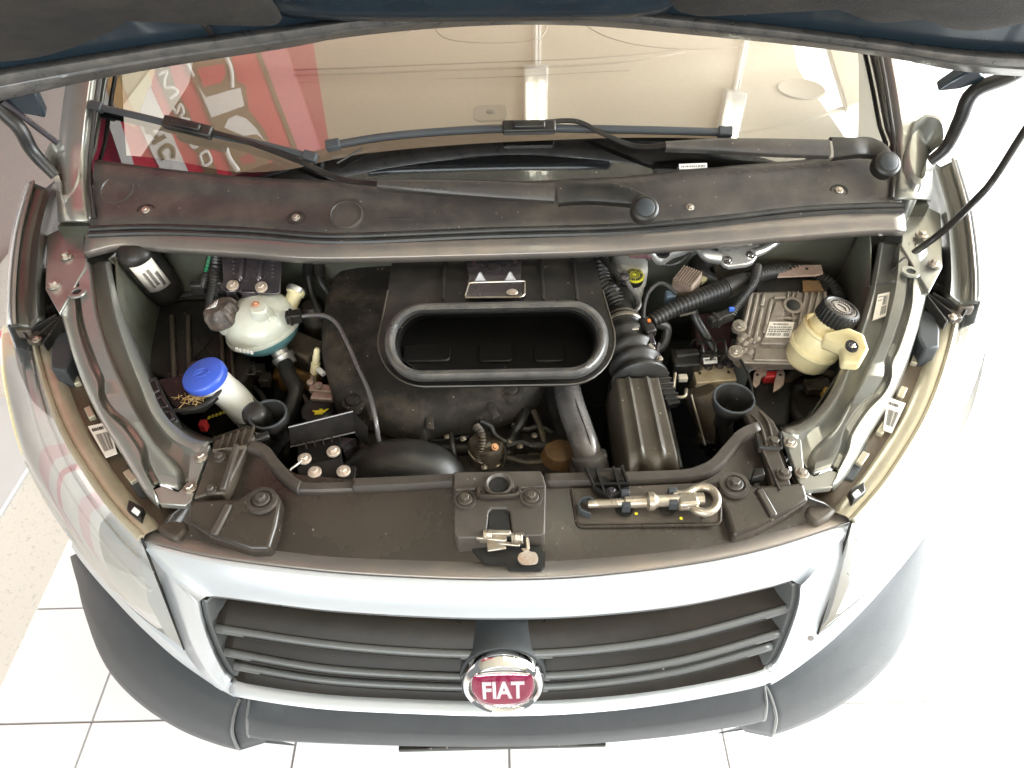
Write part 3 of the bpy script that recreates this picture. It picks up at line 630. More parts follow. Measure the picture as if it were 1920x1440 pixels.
# front foot plate of each inner wing + rear plate towards the hinge, with bolts
foot = [(1464, 806), (1503, 824), (1508, 880), (1526, 892), (1556, 880), (1572, 886), (1560, 914), (1513, 919), (1500, 912), (1486, 866)]
rear = [(1690, 452), (1745, 455), (1756, 520), (1742, 548), (1718, 552), (1692, 545)]
hng = [(1697, 320), (1727, 318), (1733, 345), (1731, 385), (1764, 400), (1768, 500), (1742, 548), (1690, 460), (1696, 385)]
rear2 = [(1690, 440), (1764, 440), (1770, 500), (1768, 545), (1742, 556), (1690, 548)]
for sd in (1, -1):
    f_ = (lambda r: r) if sd > 0 else mirs
    g = G(); g.prism(f_([P(a, b, zr(a, b) - .001) for a, b in foot]), .012); g.build('wing_foot', 'inner_paint', WINGS[sd], bevel=.002)
    g = G(); g.prism(f_([P(a, b, zr(a, b) + .006) for a, b in hng]), .01); g.build('hinge_plate', 'inner_paint', WINGS[sd], bevel=.002)
    for a, b, r in ((1481, 830, .011), (1503, 887, .011), (1728, 440, .012), (1752, 494, .012), (1717, 379, .011)):
        p = P(a, b, zr(a, b) + (.001 if b > 800 else .008)); bolt(p if sd > 0 else mir(p), r, WINGS[sd], 'zinc')
    p = P(1708, 509, zr(0, 509) + .010); p = p if sd > 0 else mir(p)
    g = G(); g.lathe(p - UPV * .003, UPV, [(0, .017), (.004, .016), (.004, .009), (-.004, .008)], 24, cap=False); g.build('plate_hole', 'inner_paint', WINGS[sd])
    g = G(); g.lathe(p - UPV * .004, UPV, [(0, .0085), (.003, .0085)], 20); g.build('hole_plug', 'deep_black', WINGS[sd])
    # outer wing: dark return flange and painted outer skin
    oa = [(1755, 290), (1772, 340), (1790, 400), (1803, 470), (1806, 545)]
    a0 = f_(se([P(1744, 310, 1.10), P(1764, 380, 1.085), P(1772, 450, 1.07), P(1775, 520, 1.05), P(1772, 560, 1.03)], 30))
    a1 = f_(se([P(1748, 300, 1.125), P(1772, 380, 1.105), P(1781, 450, 1.085), P(1784, 520, 1.065), P(1781, 562, 1.04)], 30))
    a2 = f_(se([P(1790, 300, 1.125), P(1814, 380, 1.105), P(1826, 450, 1.083), P(1832, 520, 1.06), P(1832, 566, 1.035)], 30))
    a3 = f_(se([P(1800, 300, 1.118), P(1824, 380, 1.098), P(1836, 450, 1.076), P(1840, 520, 1.053), P(1840, 566, 1.03)], 30))
    a4 = [p + V((.035 * sd, 0, -.16)) for p in a3]; a5 = [p + V((.04 * sd, 0, -.5)) for p in a3]
    ab = [p + V((0, 0, -.09)) for p in a0]
    g = G(); g.loft([ab, a0, a1, [q.lerp(r, .5) + V((0, 0, -.016)) for q, r in zip(a1, a2)], a2]); fl = g.build('wing_flange', 'flange_dark', van, smooth=50, solid=.0015)
    g = G(); g.loft([a2, [q + V((.004 * sd, 0, .003)) for q in a2], a3, a4, a5]); g.build('front_wing', 'silver_paint', van, smooth=60, solid=.002)
    g = G(); g.tube([q + V((-.006 * sd, 0, .003)) for q in a2], .0035, 8); g.build('wing_seal', 'beam_paint', fl)
# ---- bracket cluster at the top rear corner of each headlight
for sd in (1, -1):
    f_ = (lambda r: r) if sd > 0 else mirs
    p0 = P(1745, 555, 1.02)
    q = lambda a, b, z: f_([P(a, b, z)])[0]
    g = G(); g.lathe(q(1770, 528, 1.025), UPV, [(-.02, .026), (.004, .026), (.006, .022), (.001, .020), (.001, .012), (.006, .010)], 28); br = g.build('headlight_mount', 'black_plastic', van)
    g = G()
    for (a, b), (c_, d_) in (((1728, 552), (1790, 600)), ((1734, 560), (1772, 610)), ((1745, 556), (1800, 585)), ((1776, 520), (1812, 560)), ((1762, 540), (1808, 590))):
        A, B = q(a, b, 1.026), q(c_, d_, 1.01); t = (B - A).normalized(); g.box((A + B) / 2, ((B - A).length, .004, .022), (t, UPV.cross(t).normalized(), UPV))
    g.build('rib_frame', 'black_plastic', br, bevel=.001)
    bolt(q(1715, 550, 1.03), .013, br, 'zinc_gold')
    g = G(); g.prism(f_([P(a, b, 1.01) for a, b in ((1722, 575), (1752, 588), (1763, 618), (1762, 650), (1735, 655), (1722, 630))]), .05); g.build('air_guide', 'bumper_plastic', br, bevel=.004)
    g = G(); g.box(q(1800, 570, 1.015), (.03, .045, .02)); g.box(q(1786, 592, 1.008), (.024, .03, .014)); g.build('clip_block', 'slam_plastic', br, bevel=.003)
    bolt(q(1786, 594, 1.018), .008, br, 'zinc')
    g = G(); A, B = q(1812, 562, 1.02), q(1842, 567, 1.015); t = (B - A).normalized(); g.box((A + B) / 2, ((B - A).length, .006, .003), (t, UPV.cross(t).normalized(), UPV)); g.build('tab', 'zinc', br)

# ---- headlights (traced on the left, mirrored)
tr_ = [(58, 592), (70, 660), (92, 740), (122, 815), (160, 880), (208, 948), (265, 1010)]
md_ = [(26, 610), (34, 690), (62, 790), (108, 890), (165, 980), (238, 1075), (318, 1160)]
ob_ = [(8, 625), (12, 715), (44, 850), (96, 955), (170, 1060), (250, 1145), (345, 1218)]
T = se([P(a, b, .985 - .035 * i / 6) for i, (a, b) in enumerate(tr_)], 40)
O = se([P(a, b, z) for (a, b), z in zip(ob_, (.93, .91, .86, .82, .78, .745, .715))], 40)
Mi = [a.lerp(b, .5) + V((-.016, -.016, .012)) for a, b in zip(T, O)]
Mq = [a.lerp(b, .22) + V((-.008, -.008, .010)) for a, b in zip(T, O)]
Mr = [a.lerp(b, .8) + V((-.012, -.012, .004)) for a, b in zip(T, O)]
Bk = [p + V((.03, .03, -.012)) for p in T]
for sd in (-1, 1):
    f_ = mirs if sd > 0 else (lambda r: r)
    g = G(); g.loft([f_(r) for r in (T, Mq, Mi, Mr, O)]); hl = g.build('headlight', 'lens_clear', van, smooth=70)
    hl['label'] = 'clear headlight lens mirroring the red sign' if sd < 0 else 'clear headlight lens washed out by the window light'
    inn = lambda r, d: [p + V((.7 * d, .7 * d, -.35 * d)) for p in r]
    g = G(); g.loft([f_(r) for r in (T, inn(Mq, .035), inn(Mi, .085), inn(Mr, .05), O)]); g.build('reflector', 'chrome_reflector', hl, smooth=70)
    for fr_, m_ in ((.30, 'chrome'), (.62, 'chrome_reflector')):
        ln = [a.lerp(b, fr_) + V((.004, .004, -.012)) for a, b in zip(T, O)]; g = G(); g.tube(f_(ln[3:37]), .004, 8); g.build('trim_line', m_, hl)
    g = G(); g.tube(f_([a.lerp(O[-1], k_ / 11.) + V((.001, 0, .001)) for k_, a in enumerate([T[-1]] * 12)]), .0022, 6); g.build('lens_edge', 'black_plastic', hl)
    for k, r_ in ((9, .034), (19, .040), (29, .040)):
        c = f_([Mi[k] + V((.7, .7, -.35)) * .070])[0]; ax = f_([V((-.55, -.7, .42))])[0] - f_([V((0, 0, 0))])[0]; ax.normalize()
        g = G(); g.lathe(c - ax * .035, ax, [(-.01, .008), (0, r_ * .55), (.010, r_ * .85), (.022, r_)], 28, cap=False); g.build('lamp_bowl', 'chrome', hl, smooth=60)
        g = G(); g.lathe(c - ax * .04, ax, [(0, .008), (.02, .008), (.026, .004)], 12); g.build('bulb', 'white_print', hl)
    # clear rim, brown rear housing and black frame behind it
    g = G(); g.tube([p + V((0, 0, .002)) for p in f_(T)], .006, 8); g.build('lens_rim', 'housing_clear', hl)
    o1 = [p + V((.022, .018, .0)) for p in T]; o2 = [p + V((.026, .022, -.008)) for p in T]; o3 = [p + V((.062, .048, -.02)) for p in T]; o4 = [p + V((.066, .05, -.16)) for p in T]
    g = G(); g.loft([f_(r) for r in (T, [p + V((.008, .007, .004)) for p in T], o1, o2)]); g.build('housing_edge', 'housing_clear', hl, smooth=60)
    g = G(); g.loft([f_(r) for r in (o2, [a.lerp(b, .5) + V((0, 0, .004)) for a, b in zip(o2, o3)], o3, o4)]); hb = g.build('housing_back', 'housing_brown', hl, smooth=50)
    g = G(); n4 = len(T)
    e1 = [p + V((.075, .055, -.03)) for p in T[4:]]; e2 = [p + V((.10, .075, -.035)) for p in T[4:]]; e3 = [p + V((.105, .08, -.12)) for p in T[4:]]
    g.loft([f_(r) for r in (e1, e2, e3)]); g.build('support_frame', 'black_plastic', hl, smooth=50, solid=.008)
    for k in (8, 14, 20, 26, 31):
        p = f_([T[k] + V((.04, .03, -.006))])[0]; g = G(); t = (T[k + 1] - T[k]).normalized(); t = f_([t])[0] - f_([V((0, 0, 0))])[0]
        g.box(p, (.03, .012, .012), (t, UPV.cross(t).normalized(), UPV)); g.build('housing_tab', 'housing_clear' if k % 3 else 'black_plastic', hl, bevel=.002)
# stickers on the headlight backs
q = [P(165, 800, .97), P(202, 792, .97), P(220, 850, .965), P(198, 858, .965)]; sticker(q, van, 'paper', ((.3, .85, 12, .15, .9),), ((.1, .1, .1, .7),), seed=3)
q = [P(1664, 745, .97), P(1698, 757, .97), P(1672, 812, .965), P(1656, 806, .965)]; sticker(q, van, 'paper', ((.35, .85, 12, .15, .9),), ((.12, .1, .1, .7),), seed=5)
# black plastic pieces in the gap between rail and lamp
for sd in (-1, 1):
    f_ = mirs if sd > 0 else (lambda r: r)
    for pts, z, m in (([(95, 600), (125, 612), (135, 680), (160, 745), (200, 820), (182, 830), (140, 760), (112, 690)], .93, 'black_plastic'), ([(165, 745), (182, 740), (205, 790), (190, 805)], .955, 'bumper_plastic'), ([(212, 868), (240, 862), (285, 925), (262, 935)], .95, 'bumper_plastic'), ([(200, 880), (232, 905), (275, 960), (300, 985), (270, 975), (215, 915)], .92, 'black_plastic'), ([(150, 800), (178, 792), (215, 850), (200, 862)], .95, 'black_plastic')):
        g = G(); g.prism(f_([P(a, b, z) for a, b in pts]), .03); g.build('gap_bracket', m, van, bevel=.004)
    q = f_([P(252, 950, .97), P(262, 958, .97), P(257, 966, .97), P(246, 958, .97)]); g = G(); g.prism(q, .003); g.build('clip_mark', 'white_print', van)
    q = f_([P(240, 935, .966), P(268, 950, .966), P(262, 975, .966), P(236, 955, .966)]); g = G(); g.prism(q, .02); g.build('clip_block', 'black_plastic', van, bevel=.003)
    # corner bracket where rail, lamp and slam panel meet
    g = G(); q = f_([P(a, b, .955) for a, b in ((290, 985), (320, 972), (348, 965), (352, 990), (330, 1012), (305, 1000))]); g.prism(q, .04); g.build('corner_bracket', 'slam_plastic', van, bevel=.006)

# ---- front panel, grille and badge
def fz(px, py): return None
ft = [(265, 1012), (400, 1044), (600, 1070), (780, 1082), (940, 1086), (1100, 1080), (1300, 1056), (1450, 1024), (1596, 976)]
NF = 60
f_top = se([P(a, b, .950 - .02 * ((a - 935) / 670.) ** 2) for a, b in ft], NF)
f_lip = [p + V((0, -.004, .004)) for p in f_top]
f_back = [p + V((0, .026, .002)) for p in f_top]
gt = [(372, 1130), (385, 1116), (420, 1117), (600, 1140), (780, 1152), (940, 1156), (1100, 1151), (1280, 1132), (1440, 1098), (1485, 1086), (1502, 1096)]
gtop = se([P(a, b, .905 - .012 * ((a - 937) / 565.) ** 2) for a, b in gt], NF)
gb = [(437, 1278), (452, 1292), (600, 1314), (780, 1324), (940, 1328), (1100, 1322), (1260, 1304), (1420, 1272), (1440, 1255)]
gbot = se([P(a, b, .715) for a, b in gb], NF)
rb = [(430, 1298), (452, 1306), (600, 1327), (780, 1336), (940, 1340), (1100, 1334), (1260, 1316), (1425, 1285), (1455, 1262)]
rbot = se([P(a, b, .70) for a, b in rb], NF)
g = G()
mid1 = [a.lerp(b, .12) + V((0, -.006, .004)) for a, b in zip(f_top, gtop)]
mid2 = [a.lerp(b, .55) + V((0, -.008, .003)) for a, b in zip(f_top, gtop)]
g.loft([f_lip, mid1, mid2, gtop, [p + V((0, .010, -.004)) for p in gtop]])
# sides down to the lamp edges
for sd in (-1, 1):
    if sd < 0:
        outer = [(265, 1012), (300, 1092), (345, 1218), (400, 1285), (430, 1298)]; inner_ = [(372, 1130), (378, 1165), (398, 1220), (420, 1262), (437, 1278)]
    else:
        outer = [(1596, 976), (1578, 1060), (1545, 1170), (1492, 1248), (1455, 1262)]; inner_ = [(1502, 1096), (1498, 1135), (1480, 1190), (1458, 1238), (1440, 1255)]
    oz = (.93, .86, .715, .70, .70); iz = (.893, .85, .79, .735, .715)
    A = se([P(a, b, z) for (a, b), z in zip(outer, oz)], 24); B = se([P(a, b, z) for (a, b), z in zip(inner_, iz)], 24)
    mm = [a.lerp(b, .5) + V((0, -.003, .002)) for a, b in zip(A, B)]
    m2 = [a.lerp(b, .86) + V((0, -.003, .002)) for a, b in zip(A, B)]
    g.loft([A, mm, m2, B, [p + V((0, .012, -.004)) for p in B]])
g.loft([[p + V((0, .02, 0)) for p in gbot], gbot, [a.lerp(b, .5) + V((0, -.006, .001)) for a, b in zip(gbot, rbot)], rbot, [p + V((0, .03, -.02)) for p in rbot]])
front = g.build('front_panel', 'silver_paint', van, smooth=60, solid=.002)
g = G(); g.loft([[p + V((0, .03, -.014)) for p in f_back], f_back, [p + V((0, .004, .003)) for p in f_lip], [p + V((0, .0008, .0006)) for p in f_lip]]); g.build('panel_edge_sheen', 'beam_paint', front, smooth=60, solid=.002)  # silver lip in a darker warm colour that stands in for its brownish reflection
# grille: backing, side cheeks, top lip, four blades
grille = None
gy = lambda p, d: p + V((0, d, 0))
g = G(); g.loft([[p + V((0, .012, -.002)) for p in gtop], [p + V((0, .004, -.014)) for p in gtop], [p + V((0, .010, -.026)) for p in gtop], [p + V((0, .06, -.03)) for p in gtop]])
grille = g.build('grille', 'grille_edge', van, smooth=60, solid=.002)
g = G(); g.loft([[p + V((0, .14, 0)) for p in gtop], [p + V((0, .16, 0)) for p in gbot]]); g.build('grille_back', 'deep_black', grille)
def blade_row(a, b, depth, tl, tr, name='slat'):
    """a: front edge px list; height from interpolation"""
    fr = se(a, NF)
    g = G(); e = [p + V((0, .003, .0)) for p in fr]
    g.loft([[p + V((0, .008, -.016)) for p in fr], [p + V((0, .001, -.012)) for p in fr], [p + V((0, 0, -.006)) for p in fr], [p + V((0, .003, -.001)) for p in fr], [p + V((0, .010, .002)) for p in fr]])
    s = g.build(name, 'grille_edge', grille, smooth=50, solid=.0015)
    g = G(); g.loft([[p + V((0, .009, .001)) for p in fr], [p + V((0, depth + .06, .012)) for p in fr]]); g.build('slat_top', 'grille_plastic', s, smooth=50, solid=.002)
    g = G(); m_ = [p + V((0, -.0015, -.0055)) for p in fr[3:26]]; g.tube(m_, .0012, 6); m_ = [p + V((0, -.0015, -.0055)) for p in fr[34:57]]; g.tube(m_, .0012, 6); g.build('groove', 'deep_black', s)
    return s
r1 = [(402, 1182), (600, 1212), (780, 1228), (940, 1232), (1100, 1225), (1280, 1199), (1488, 1142)]
r2 = [(418, 1226), (600, 1258), (780, 1271), (940, 1274), (1100, 1268), (1280, 1243), (1468, 1190)]
r3 = [(436, 1252), (600, 1279), (780, 1291), (940, 1294), (1100, 1288), (1280, 1262), (1450, 1215)]
blade_row([P(a, b, .838) for a, b in r1], .028, .095, 0, 0)
blade_row([P(a, b, .790) for a, b in r2], .022, .085, 0, 0)
blade_row([P(a, b, .765) for a, b in r3], .016, .075, 0, 0)
g = G(); g.loft([[p + V((0, .01, .003)) for p in gbot], [p + V((0, .09, .02)) for p in gbot]]); g.build('slat_top', 'grille_plastic', grille, solid=.002)
for px, py in ((525, 1158), (688, 1172), (857, 1188), (1022, 1186), (1190, 1160), (1354, 1128)):
    A = P(px, py, .875); g = G(); g.prism([A + V((-.0015, .012, .010)), A + V((-.0015, .07, .010)), A + V((-.0015, .07, -.03)), A + V((-.0015, .028, -.024))], V((.003, 0, 0))); g.build('rib', 'grille_plastic', grille)
for sd in (-1, 1):
    ip = [(374, 1132), (380, 1165), (400, 1220), (422, 1262), (438, 1278)] if sd < 0 else [(1501, 1098), (1497, 1135), (1479, 1190), (1457, 1238), (1439, 1255)]
    B = se([P(a, b, z) for (a, b), z in zip(ip, (.890, .85, .79, .735, .716))], 20)
    g = G(); g.loft([[p + V((0, .008, -.002)) for p in B], [p + V((-.010 * sd, .006, -.002)) for p in B], [p + V((-.022 * sd, .03, -.002)) for p in B], [p + V((-.052 * sd, .12, -.004)) for p in B]]); g.build('side_cheek', 'grille_edge', grille, smooth=50, solid=.002)
# badge
bc = P(943, 1277, .795); ba = V((0, -math.cos(rad(15)), math.sin(rad(15)))); bup = V((0, math.sin(rad(15)), math.cos(rad(15))))
hb_ = P(943, 1168, .862); hl_ = (bc - hb_).length; bk_ = V((0, .1, .004)); g = G(); g.loft([[bc - ba * .008 + bk_ * t_ + (V((1, 0, 0)) * math.cos(k_ * math.pi / 24) + bup * math.sin(k_ * math.pi / 24)) * r_ for k_ in range(48)] for t_, r_ in ((1, .0645), (.45, .0645), (.15, .066), (.05, .068), (0, .0675), (-.02, .060))], closed=True); badge = g.build('badge', 'bumper_plastic', van, smooth=50)
badge['label'] = 'round chrome-ringed badge with purple-red shield on the grille'
g = G(); g.lathe(bc, ba, [(-.006, .065), (.000, .0655), (.008, .064), (.014, .060), (.017, .057), (.015, .0535), (.011, .051)], 56, cap=False); g.build('chrome_ring', 'chrome', badge, smooth=60)
g = G(); g.lathe(bc, ba, [(.004, .052), (.0105, .050), (.0115, .047), (.0125, .001)], 48); g.build('disc', 'aluminium', badge, smooth=60)
sh = [(-.040, .024), (-.03, .030), (0, .033), (.03, .030), (.040, .024), (.0415, .0), (.036, -.020), (.022, -.031), (0, -.034), (-.022, -.031), (-.036, -.020), (-.0415, 0)]
sh = [(x * 1.13, y * 1.18) for x, y in sh]; lp = spl([bc + ba * .0135 + V((x, 0, 0)) + bup * y for x, y in sh], 48, True)
g = G(); g.pad(lp, ba, .0032, ((1, 0), (.97, .7), (.8, 1), (.4, 1.1))); g.build('shield', 'badge_red', badge, smooth=60)
g = G(); g.tube([p + ba * .001 for p in lp], .0012, 6, closed=True); g.build('shield_rim', 'chrome', badge)
mw = frame(bc + ba * .0172 + bup * -.001, V((1, 0, 0)), bup)
text('FIAT', 'lettering', 'badge_letter', mw @ Matrix.Diagonal((1, 1.6, 1, 1)), .0340, badge, ext=.0008, sx=.98, off=.0010)
g = G(); g.pad(spl([bc + ba * .0175 + V((x * 1.04, 0, 0)) + bup * y * 1.04 for x, y in sh], 48, True), ba, .005, ((1, 0), (.9, .5), (.6, .9), (.2, 1))); g.build('glass_dome', 'badge_glass', badge, smooth=60)

# ---- bumper
lo_o = [(150, 1038), (152, 1090), (160, 1140), (182, 1210), (215, 1268), (270, 1322), (340, 1366), (405, 1392), (450, 1404)]
up_o = [(150, 1036), (168, 1062), (205, 1105), (250, 1155), (305, 1210), (350, 1250), (395, 1280), (425, 1296), (452, 1308)]
Lo = se([P(a, b, .46 - .04 * i / 8) for i, (a, b) in enumerate(lo_o)], 40); Up = se([P(a, b, .64 - .02 * i / 8) for i, (a, b) in enumerate(up_o)], 40)
MB_ = [a.lerp(b, .5) + V((-.010, -.012, .008)) for a, b in zip(Lo, Up)]; MT = [a.lerp(b, .84) + V((-.006, -.006, .004)) for a, b in zip(Lo, Up)]; ML = [a.lerp(b, .14) + V((-.004, -.006, .004)) for a, b in zip(Lo, Up)]
bumper = None
for sd in (-1, 1):
    f_ = mirs if sd > 0 else (lambda r: r)
    g = G(); rr_ = [[p + V((.03, .03, .012)) for p in Up], [p + V((.008, .008, .004)) for p in Up], Up, MT, MB_, ML, Lo, [p + V((.03, .03, -.05)) for p in Lo], [p + V((.06, .06, -.16)) for p in Lo]]
    g.loft([f_(r) for r in rr_]); o = g.build('bumper_corner' if bumper else 'bumper', 'bumper_plastic', van if not bumper else bumper, smooth=60, solid=.003)
    bumper = bumper or o
    # inner end face, stepping back to the middle section
    e = [r[-1] for r in rr_[2:7]]; e2 = [p + V((.045, .012, -.004)) for p in e]; e3 = [p + V((.075, .04, -.004)) for p in e]
    g = G(); g.loft([f_(e), f_(e2), f_(e3)]); g.build('bumper_end', 'bumper_plastic', bumper, smooth=50, solid=.003)
    g = G(); g.tube(spl(f_([p + V((0, -.001, .001)) for p in e]), 24), .0032, 8); g.build('edge_bead', 'grille_edge', bumper)  # lighter bead painted in as the rim highlight of the bumper end
    # painted strip between bumper and lamp
    s0 = [p + V((.002, .002, .006)) for p in Up]; s1_ = [P(a, b, z) for (a, b), z in zip([(120, 990), (170, 1060), (210, 1100), (255, 1146), (310, 1192), (347, 1219), (380, 1245), (405, 1268), (432, 1292)], (.81, .78, .765, .745, .725, .712, .70, .695, .69))]
    s1_ = se(s1_, 40); g = G(); g.loft([f_(s0), f_([a.lerp(b, .3) + V((-.006, -.006, 0)) for a, b in zip(s0, s1_)]), f_([a.lerp(b, .42) + V((-.001, -.001, 0)) for a, b in zip(s0, s1_)]), f_(s1_)]); g.build('lamp_sill', 'silver_paint', van, smooth=50, solid=.002)
mt_ = [(470, 1302), (520, 1318), (640, 1330), (780, 1338), (940, 1342), (1100, 1336), (1260, 1318), (1380, 1298), (1432, 1284)]
mb2 = [(468, 1380), (520, 1386), (640, 1392), (780, 1396), (940, 1397), (1100, 1392), (1260, 1378), (1380, 1360), (1430, 1350)]
A = se([P(a, b, .66) for a, b in mt_], 50); B = se([P(a, b, .52) for a, b in mb2], 50)
g = G(); g.loft([[p + V((0, .05, .01)) for p in A], A, [a.lerp(b, .3) + V((0, -.016, .004)) for a, b in zip(A, B)], [a.lerp(b, .75) + V((0, -.012, .002)) for a, b in zip(A, B)], B, [p + V((0, .03, -.015)) for p in B], [p + V((0, .1, -.08)) for p in B]])
for k, s_ in ((0, -1), (-1, 1)):
    col = [A[k], A[k].lerp(B[k], .3) + V((0, -.016, .004)), A[k].lerp(B[k], .75) + V((0, -.012, .002)), B[k]]
    g.loft([col, [p + V((.006 * s_, .03, 0)) for p in col], [p + V((.012 * s_, .09, 0)) for p in col]])
g.build('bumper_centre', 'bumper_plastic', bumper, smooth=50, solid=.003)
for k in (0, -1):
    col = [A[k], A[k].lerp(B[k], .3) + V((0, -.016, .004)), A[k].lerp(B[k], .75) + V((0, -.012, .002)), B[k]]; g = G(); g.tube(spl(col, 20), .003, 8); g.build('edge_bead', 'grille_edge', bumper)  # same painted rim highlight at the ends of the middle section
A = P(748, 1402, .47); B = P(1136, 1396, .47); g = G(); g.box((A + B) / 2 + V((0, .02, 0)), ((B - A).length, .05, .012)); g.box((A + B) / 2 + V((0, -.002, .008)), ((B - A).length * .72, .006, .006)); g.build('plate_holder', 'black_plastic', bumper, bevel=.002)
for sd, px, py in ((1, 1520, 1196),):
    g = G(); c = P(px, py, .735); g.lathe(c, (0, -.9, .4), [(0, .006), (.002, .0055)], 12); g.build('stone_chip', 'ink_grey', front)

# ---- engine bay shell
g = G(); g.box((XC, 1.33, .78), (1.80, .03, .64)); g.build('bulkhead', 'bay_paint', van)
g = G(); g.box((XC, 1.03, .50), (1.36, .64, .02)); g.build('undertray', 'deep_black', van)
g = G(); g.box((XC, .705, .72), (1.0, .03, .42)); g.build('radiator', 'deep_black', van)
for sd in (-1, 1):
    f_ = mirs if sd > 0 else (lambda r: r)
    rr_ = [[P(168, 470, 1.075), P(190, 560, 1.03), P(225, 640, .99), P(300, 720, .96), P(400, 830, .94)]]
    rr_ = [[V((-.80, 1.30, 1.09)), V((-.79, 1.22, 1.06)), V((-.76, 1.10, 1.00)), V((-.70, 1.0, .98)), V((-.60, .88, .96)), V((-.54, .80, .95))]]
    low_ = [[p + V((.02, -.0, -.16)) for p in rr_[0]], [p + V((.05, 0, -.5)) for p in rr_[0]]]
    g = G(); g.loft([se(f_(r), 30) for r in rr_ + low_]); g.build('wheelhouse_panel', 'bay_paint', van, smooth=60, solid=.003)
g = G(); g.loft([[V((XC + .84, 1.315, 1.09)), V((XC + .30, 1.315, 1.09))], [V((XC + .82, 1.29, 1.00)), V((XC + .30, 1.285, 1.0))], [V((XC + .80, 1.25, .80)), V((XC + .30, 1.27, .78))]]); g.build('bulkhead_panel', 'bay_paint', van, smooth=70, solid=.003)

# ---- slam panel over the radiator
rearp = [(355, 937), (392, 905), (402, 822), (468, 800), (490, 832), (520, 868), (556, 893), (660, 903), (850, 894), (852, 902), (1018, 898), (1022, 893), (1100, 890), (1210, 888), (1290, 884), (1330, 868), (1358, 838), (1385, 808), (1425, 792), (1458, 802), (1472, 860), (1490, 906), (1512, 930)]
frontp = [(290, 1001), (400, 1029), (600, 1055), (780, 1066), (940, 1070), (1100, 1064), (1300, 1040), (1450, 1009), (1575, 965)]
rr_ = evenly([P(a, b, .985) for a, b in rearp], 90); ff = se([P(a, b, .945 - .015 * ((a - 935) / 670.) ** 2) for a, b in frontp], 90)
g = G(); g.loft([[p + V((0, .002, -.07)) for p in rr_], rr_, [a.lerp(b, .12) for a, b in zip(rr_, ff)], [a.lerp(b, .5) + V((0, 0, .008)) for a, b in zip(rr_, ff)], [a.lerp(b, .9) + V((0, 0, .004)) for a, b in zip(rr_, ff)], ff, [p + V((0, -.004, -.03)) for p in ff]])
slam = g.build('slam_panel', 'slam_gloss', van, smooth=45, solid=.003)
def rim(pts, wpx, z, h, m='slam_grey', name='raised_rim'):
    """raised lip following a polyline; wpx = inner line offset list"""
    A = se([P(a, b, z) for a, b in pts], 40); B = se([P(a, b, z) for a, b in wpx], 40)
    g = G(); g.loft([[p - UPV * .04 for p in A], A, [a.lerp(b, .08) + UPV * h for a, b in zip(A, B)], [a.lerp(b, .85) + UPV * h for a, b in zip(A, B)], B, [p - UPV * .012 for p in B]]); return g.build(name, m, slam, smooth=40, solid=.002)
rim([(472, 830), (500, 838), (520, 862), (545, 890), (566, 906)], [(462, 842), (490, 852), (508, 876), (530, 902), (560, 922)], .990, .004)
rim([(662, 902), (760, 898), (850, 893)], [(662, 918), (760, 914), (850, 908)], .990, .006)
rim([(566, 906), (600, 908), (662, 905)], [(560, 921), (600, 921), (662, 919)], .989, .002)
rim([(1022, 893), (1100, 891), (1200, 889), (1290, 884), (1330, 868), (1358, 838), (1385, 810), (1420, 795)], [(1022, 908), (1100, 907), (1200, 905), (1298, 899), (1345, 880), (1372, 850), (1396, 824), (1425, 812)], .990, .006)
# left and right end towers (dusty ribbed plates)
lt = [(402, 826), (468, 802), (478, 818), (462, 838), (440, 884), (418, 925), (392, 925), (362, 935)]
g = G(); g.prism([P(a, b, .996) for a, b in lt], .03); o = g.build('end_plate', 'slam_plastic', slam, bevel=.003)
for k in range(5):
    A = P(420 + k * 14, 818 - k * 4.5, .998); B = P(410 + k * 14, 850 - k * 5, .997); t = (B - A).normalized(); g = G(); g.box((A + B) / 2, ((B - A).length, .003, .006), (t, UPV.cross(t).normalized(), UPV)); g.build('rib', 'slam_plastic', slam)
A, B = P(400, 846, .999), P(462, 838, .999); t = (B - A).normalized(); g = G(); g.box((A + B) / 2, ((B - A).length, .003, .006), (t, UPV.cross(t).normalized(), UPV)); g.build('rib', 'zinc', slam)
A, B = P(444, 836, .999), P(418, 920, .999); t = (B - A).normalized(); g = G(); g.box((A + B) / 2, ((B - A).length, .009, .012), (t, UPV.cross(t).normalized(), UPV)); g.build('rib', 'slam_grey', slam, bevel=.002)
for a, b, r in ((411, 857, .011), (395, 918, .010)): bolt(P(a, b, 1.0), r, slam, 'slam_grey' if a > 386 else 'zinc')
rt = [(1430, 840), (1458, 838), (1480, 898), (1486, 918), (1472, 922), (1450, 918)]
g = G(); g.prism([P(a, b, .994) for a, b in rt], .02); g.build('end_plate', 'slam_plastic', slam, bevel=.002)
A, B = P(1428, 840, .996), P(1462, 920, .996); t = (B - A).normalized(); g = G(); g.box((A + B) / 2, ((B - A).length, .003, .008), (t, UPV.cross(t).normalized(), UPV)); g.build('rib', 'slam_grey', slam)
for a, b, r in ((1451, 829, .013), (1469, 888, .012)): bolt(P(a, b, .999), r, slam, 'slam_plastic')
g = G(); c = P(1419, 893, .99); g.prism([c + V((-.012, -.01, .01)), c + V((.008, -.008, .016)), c + V((.010, .008, .012)), c + V((-.004, .010, .008))], .02); g.build('rubber_stop', 'rubber', slam, bevel=.002)
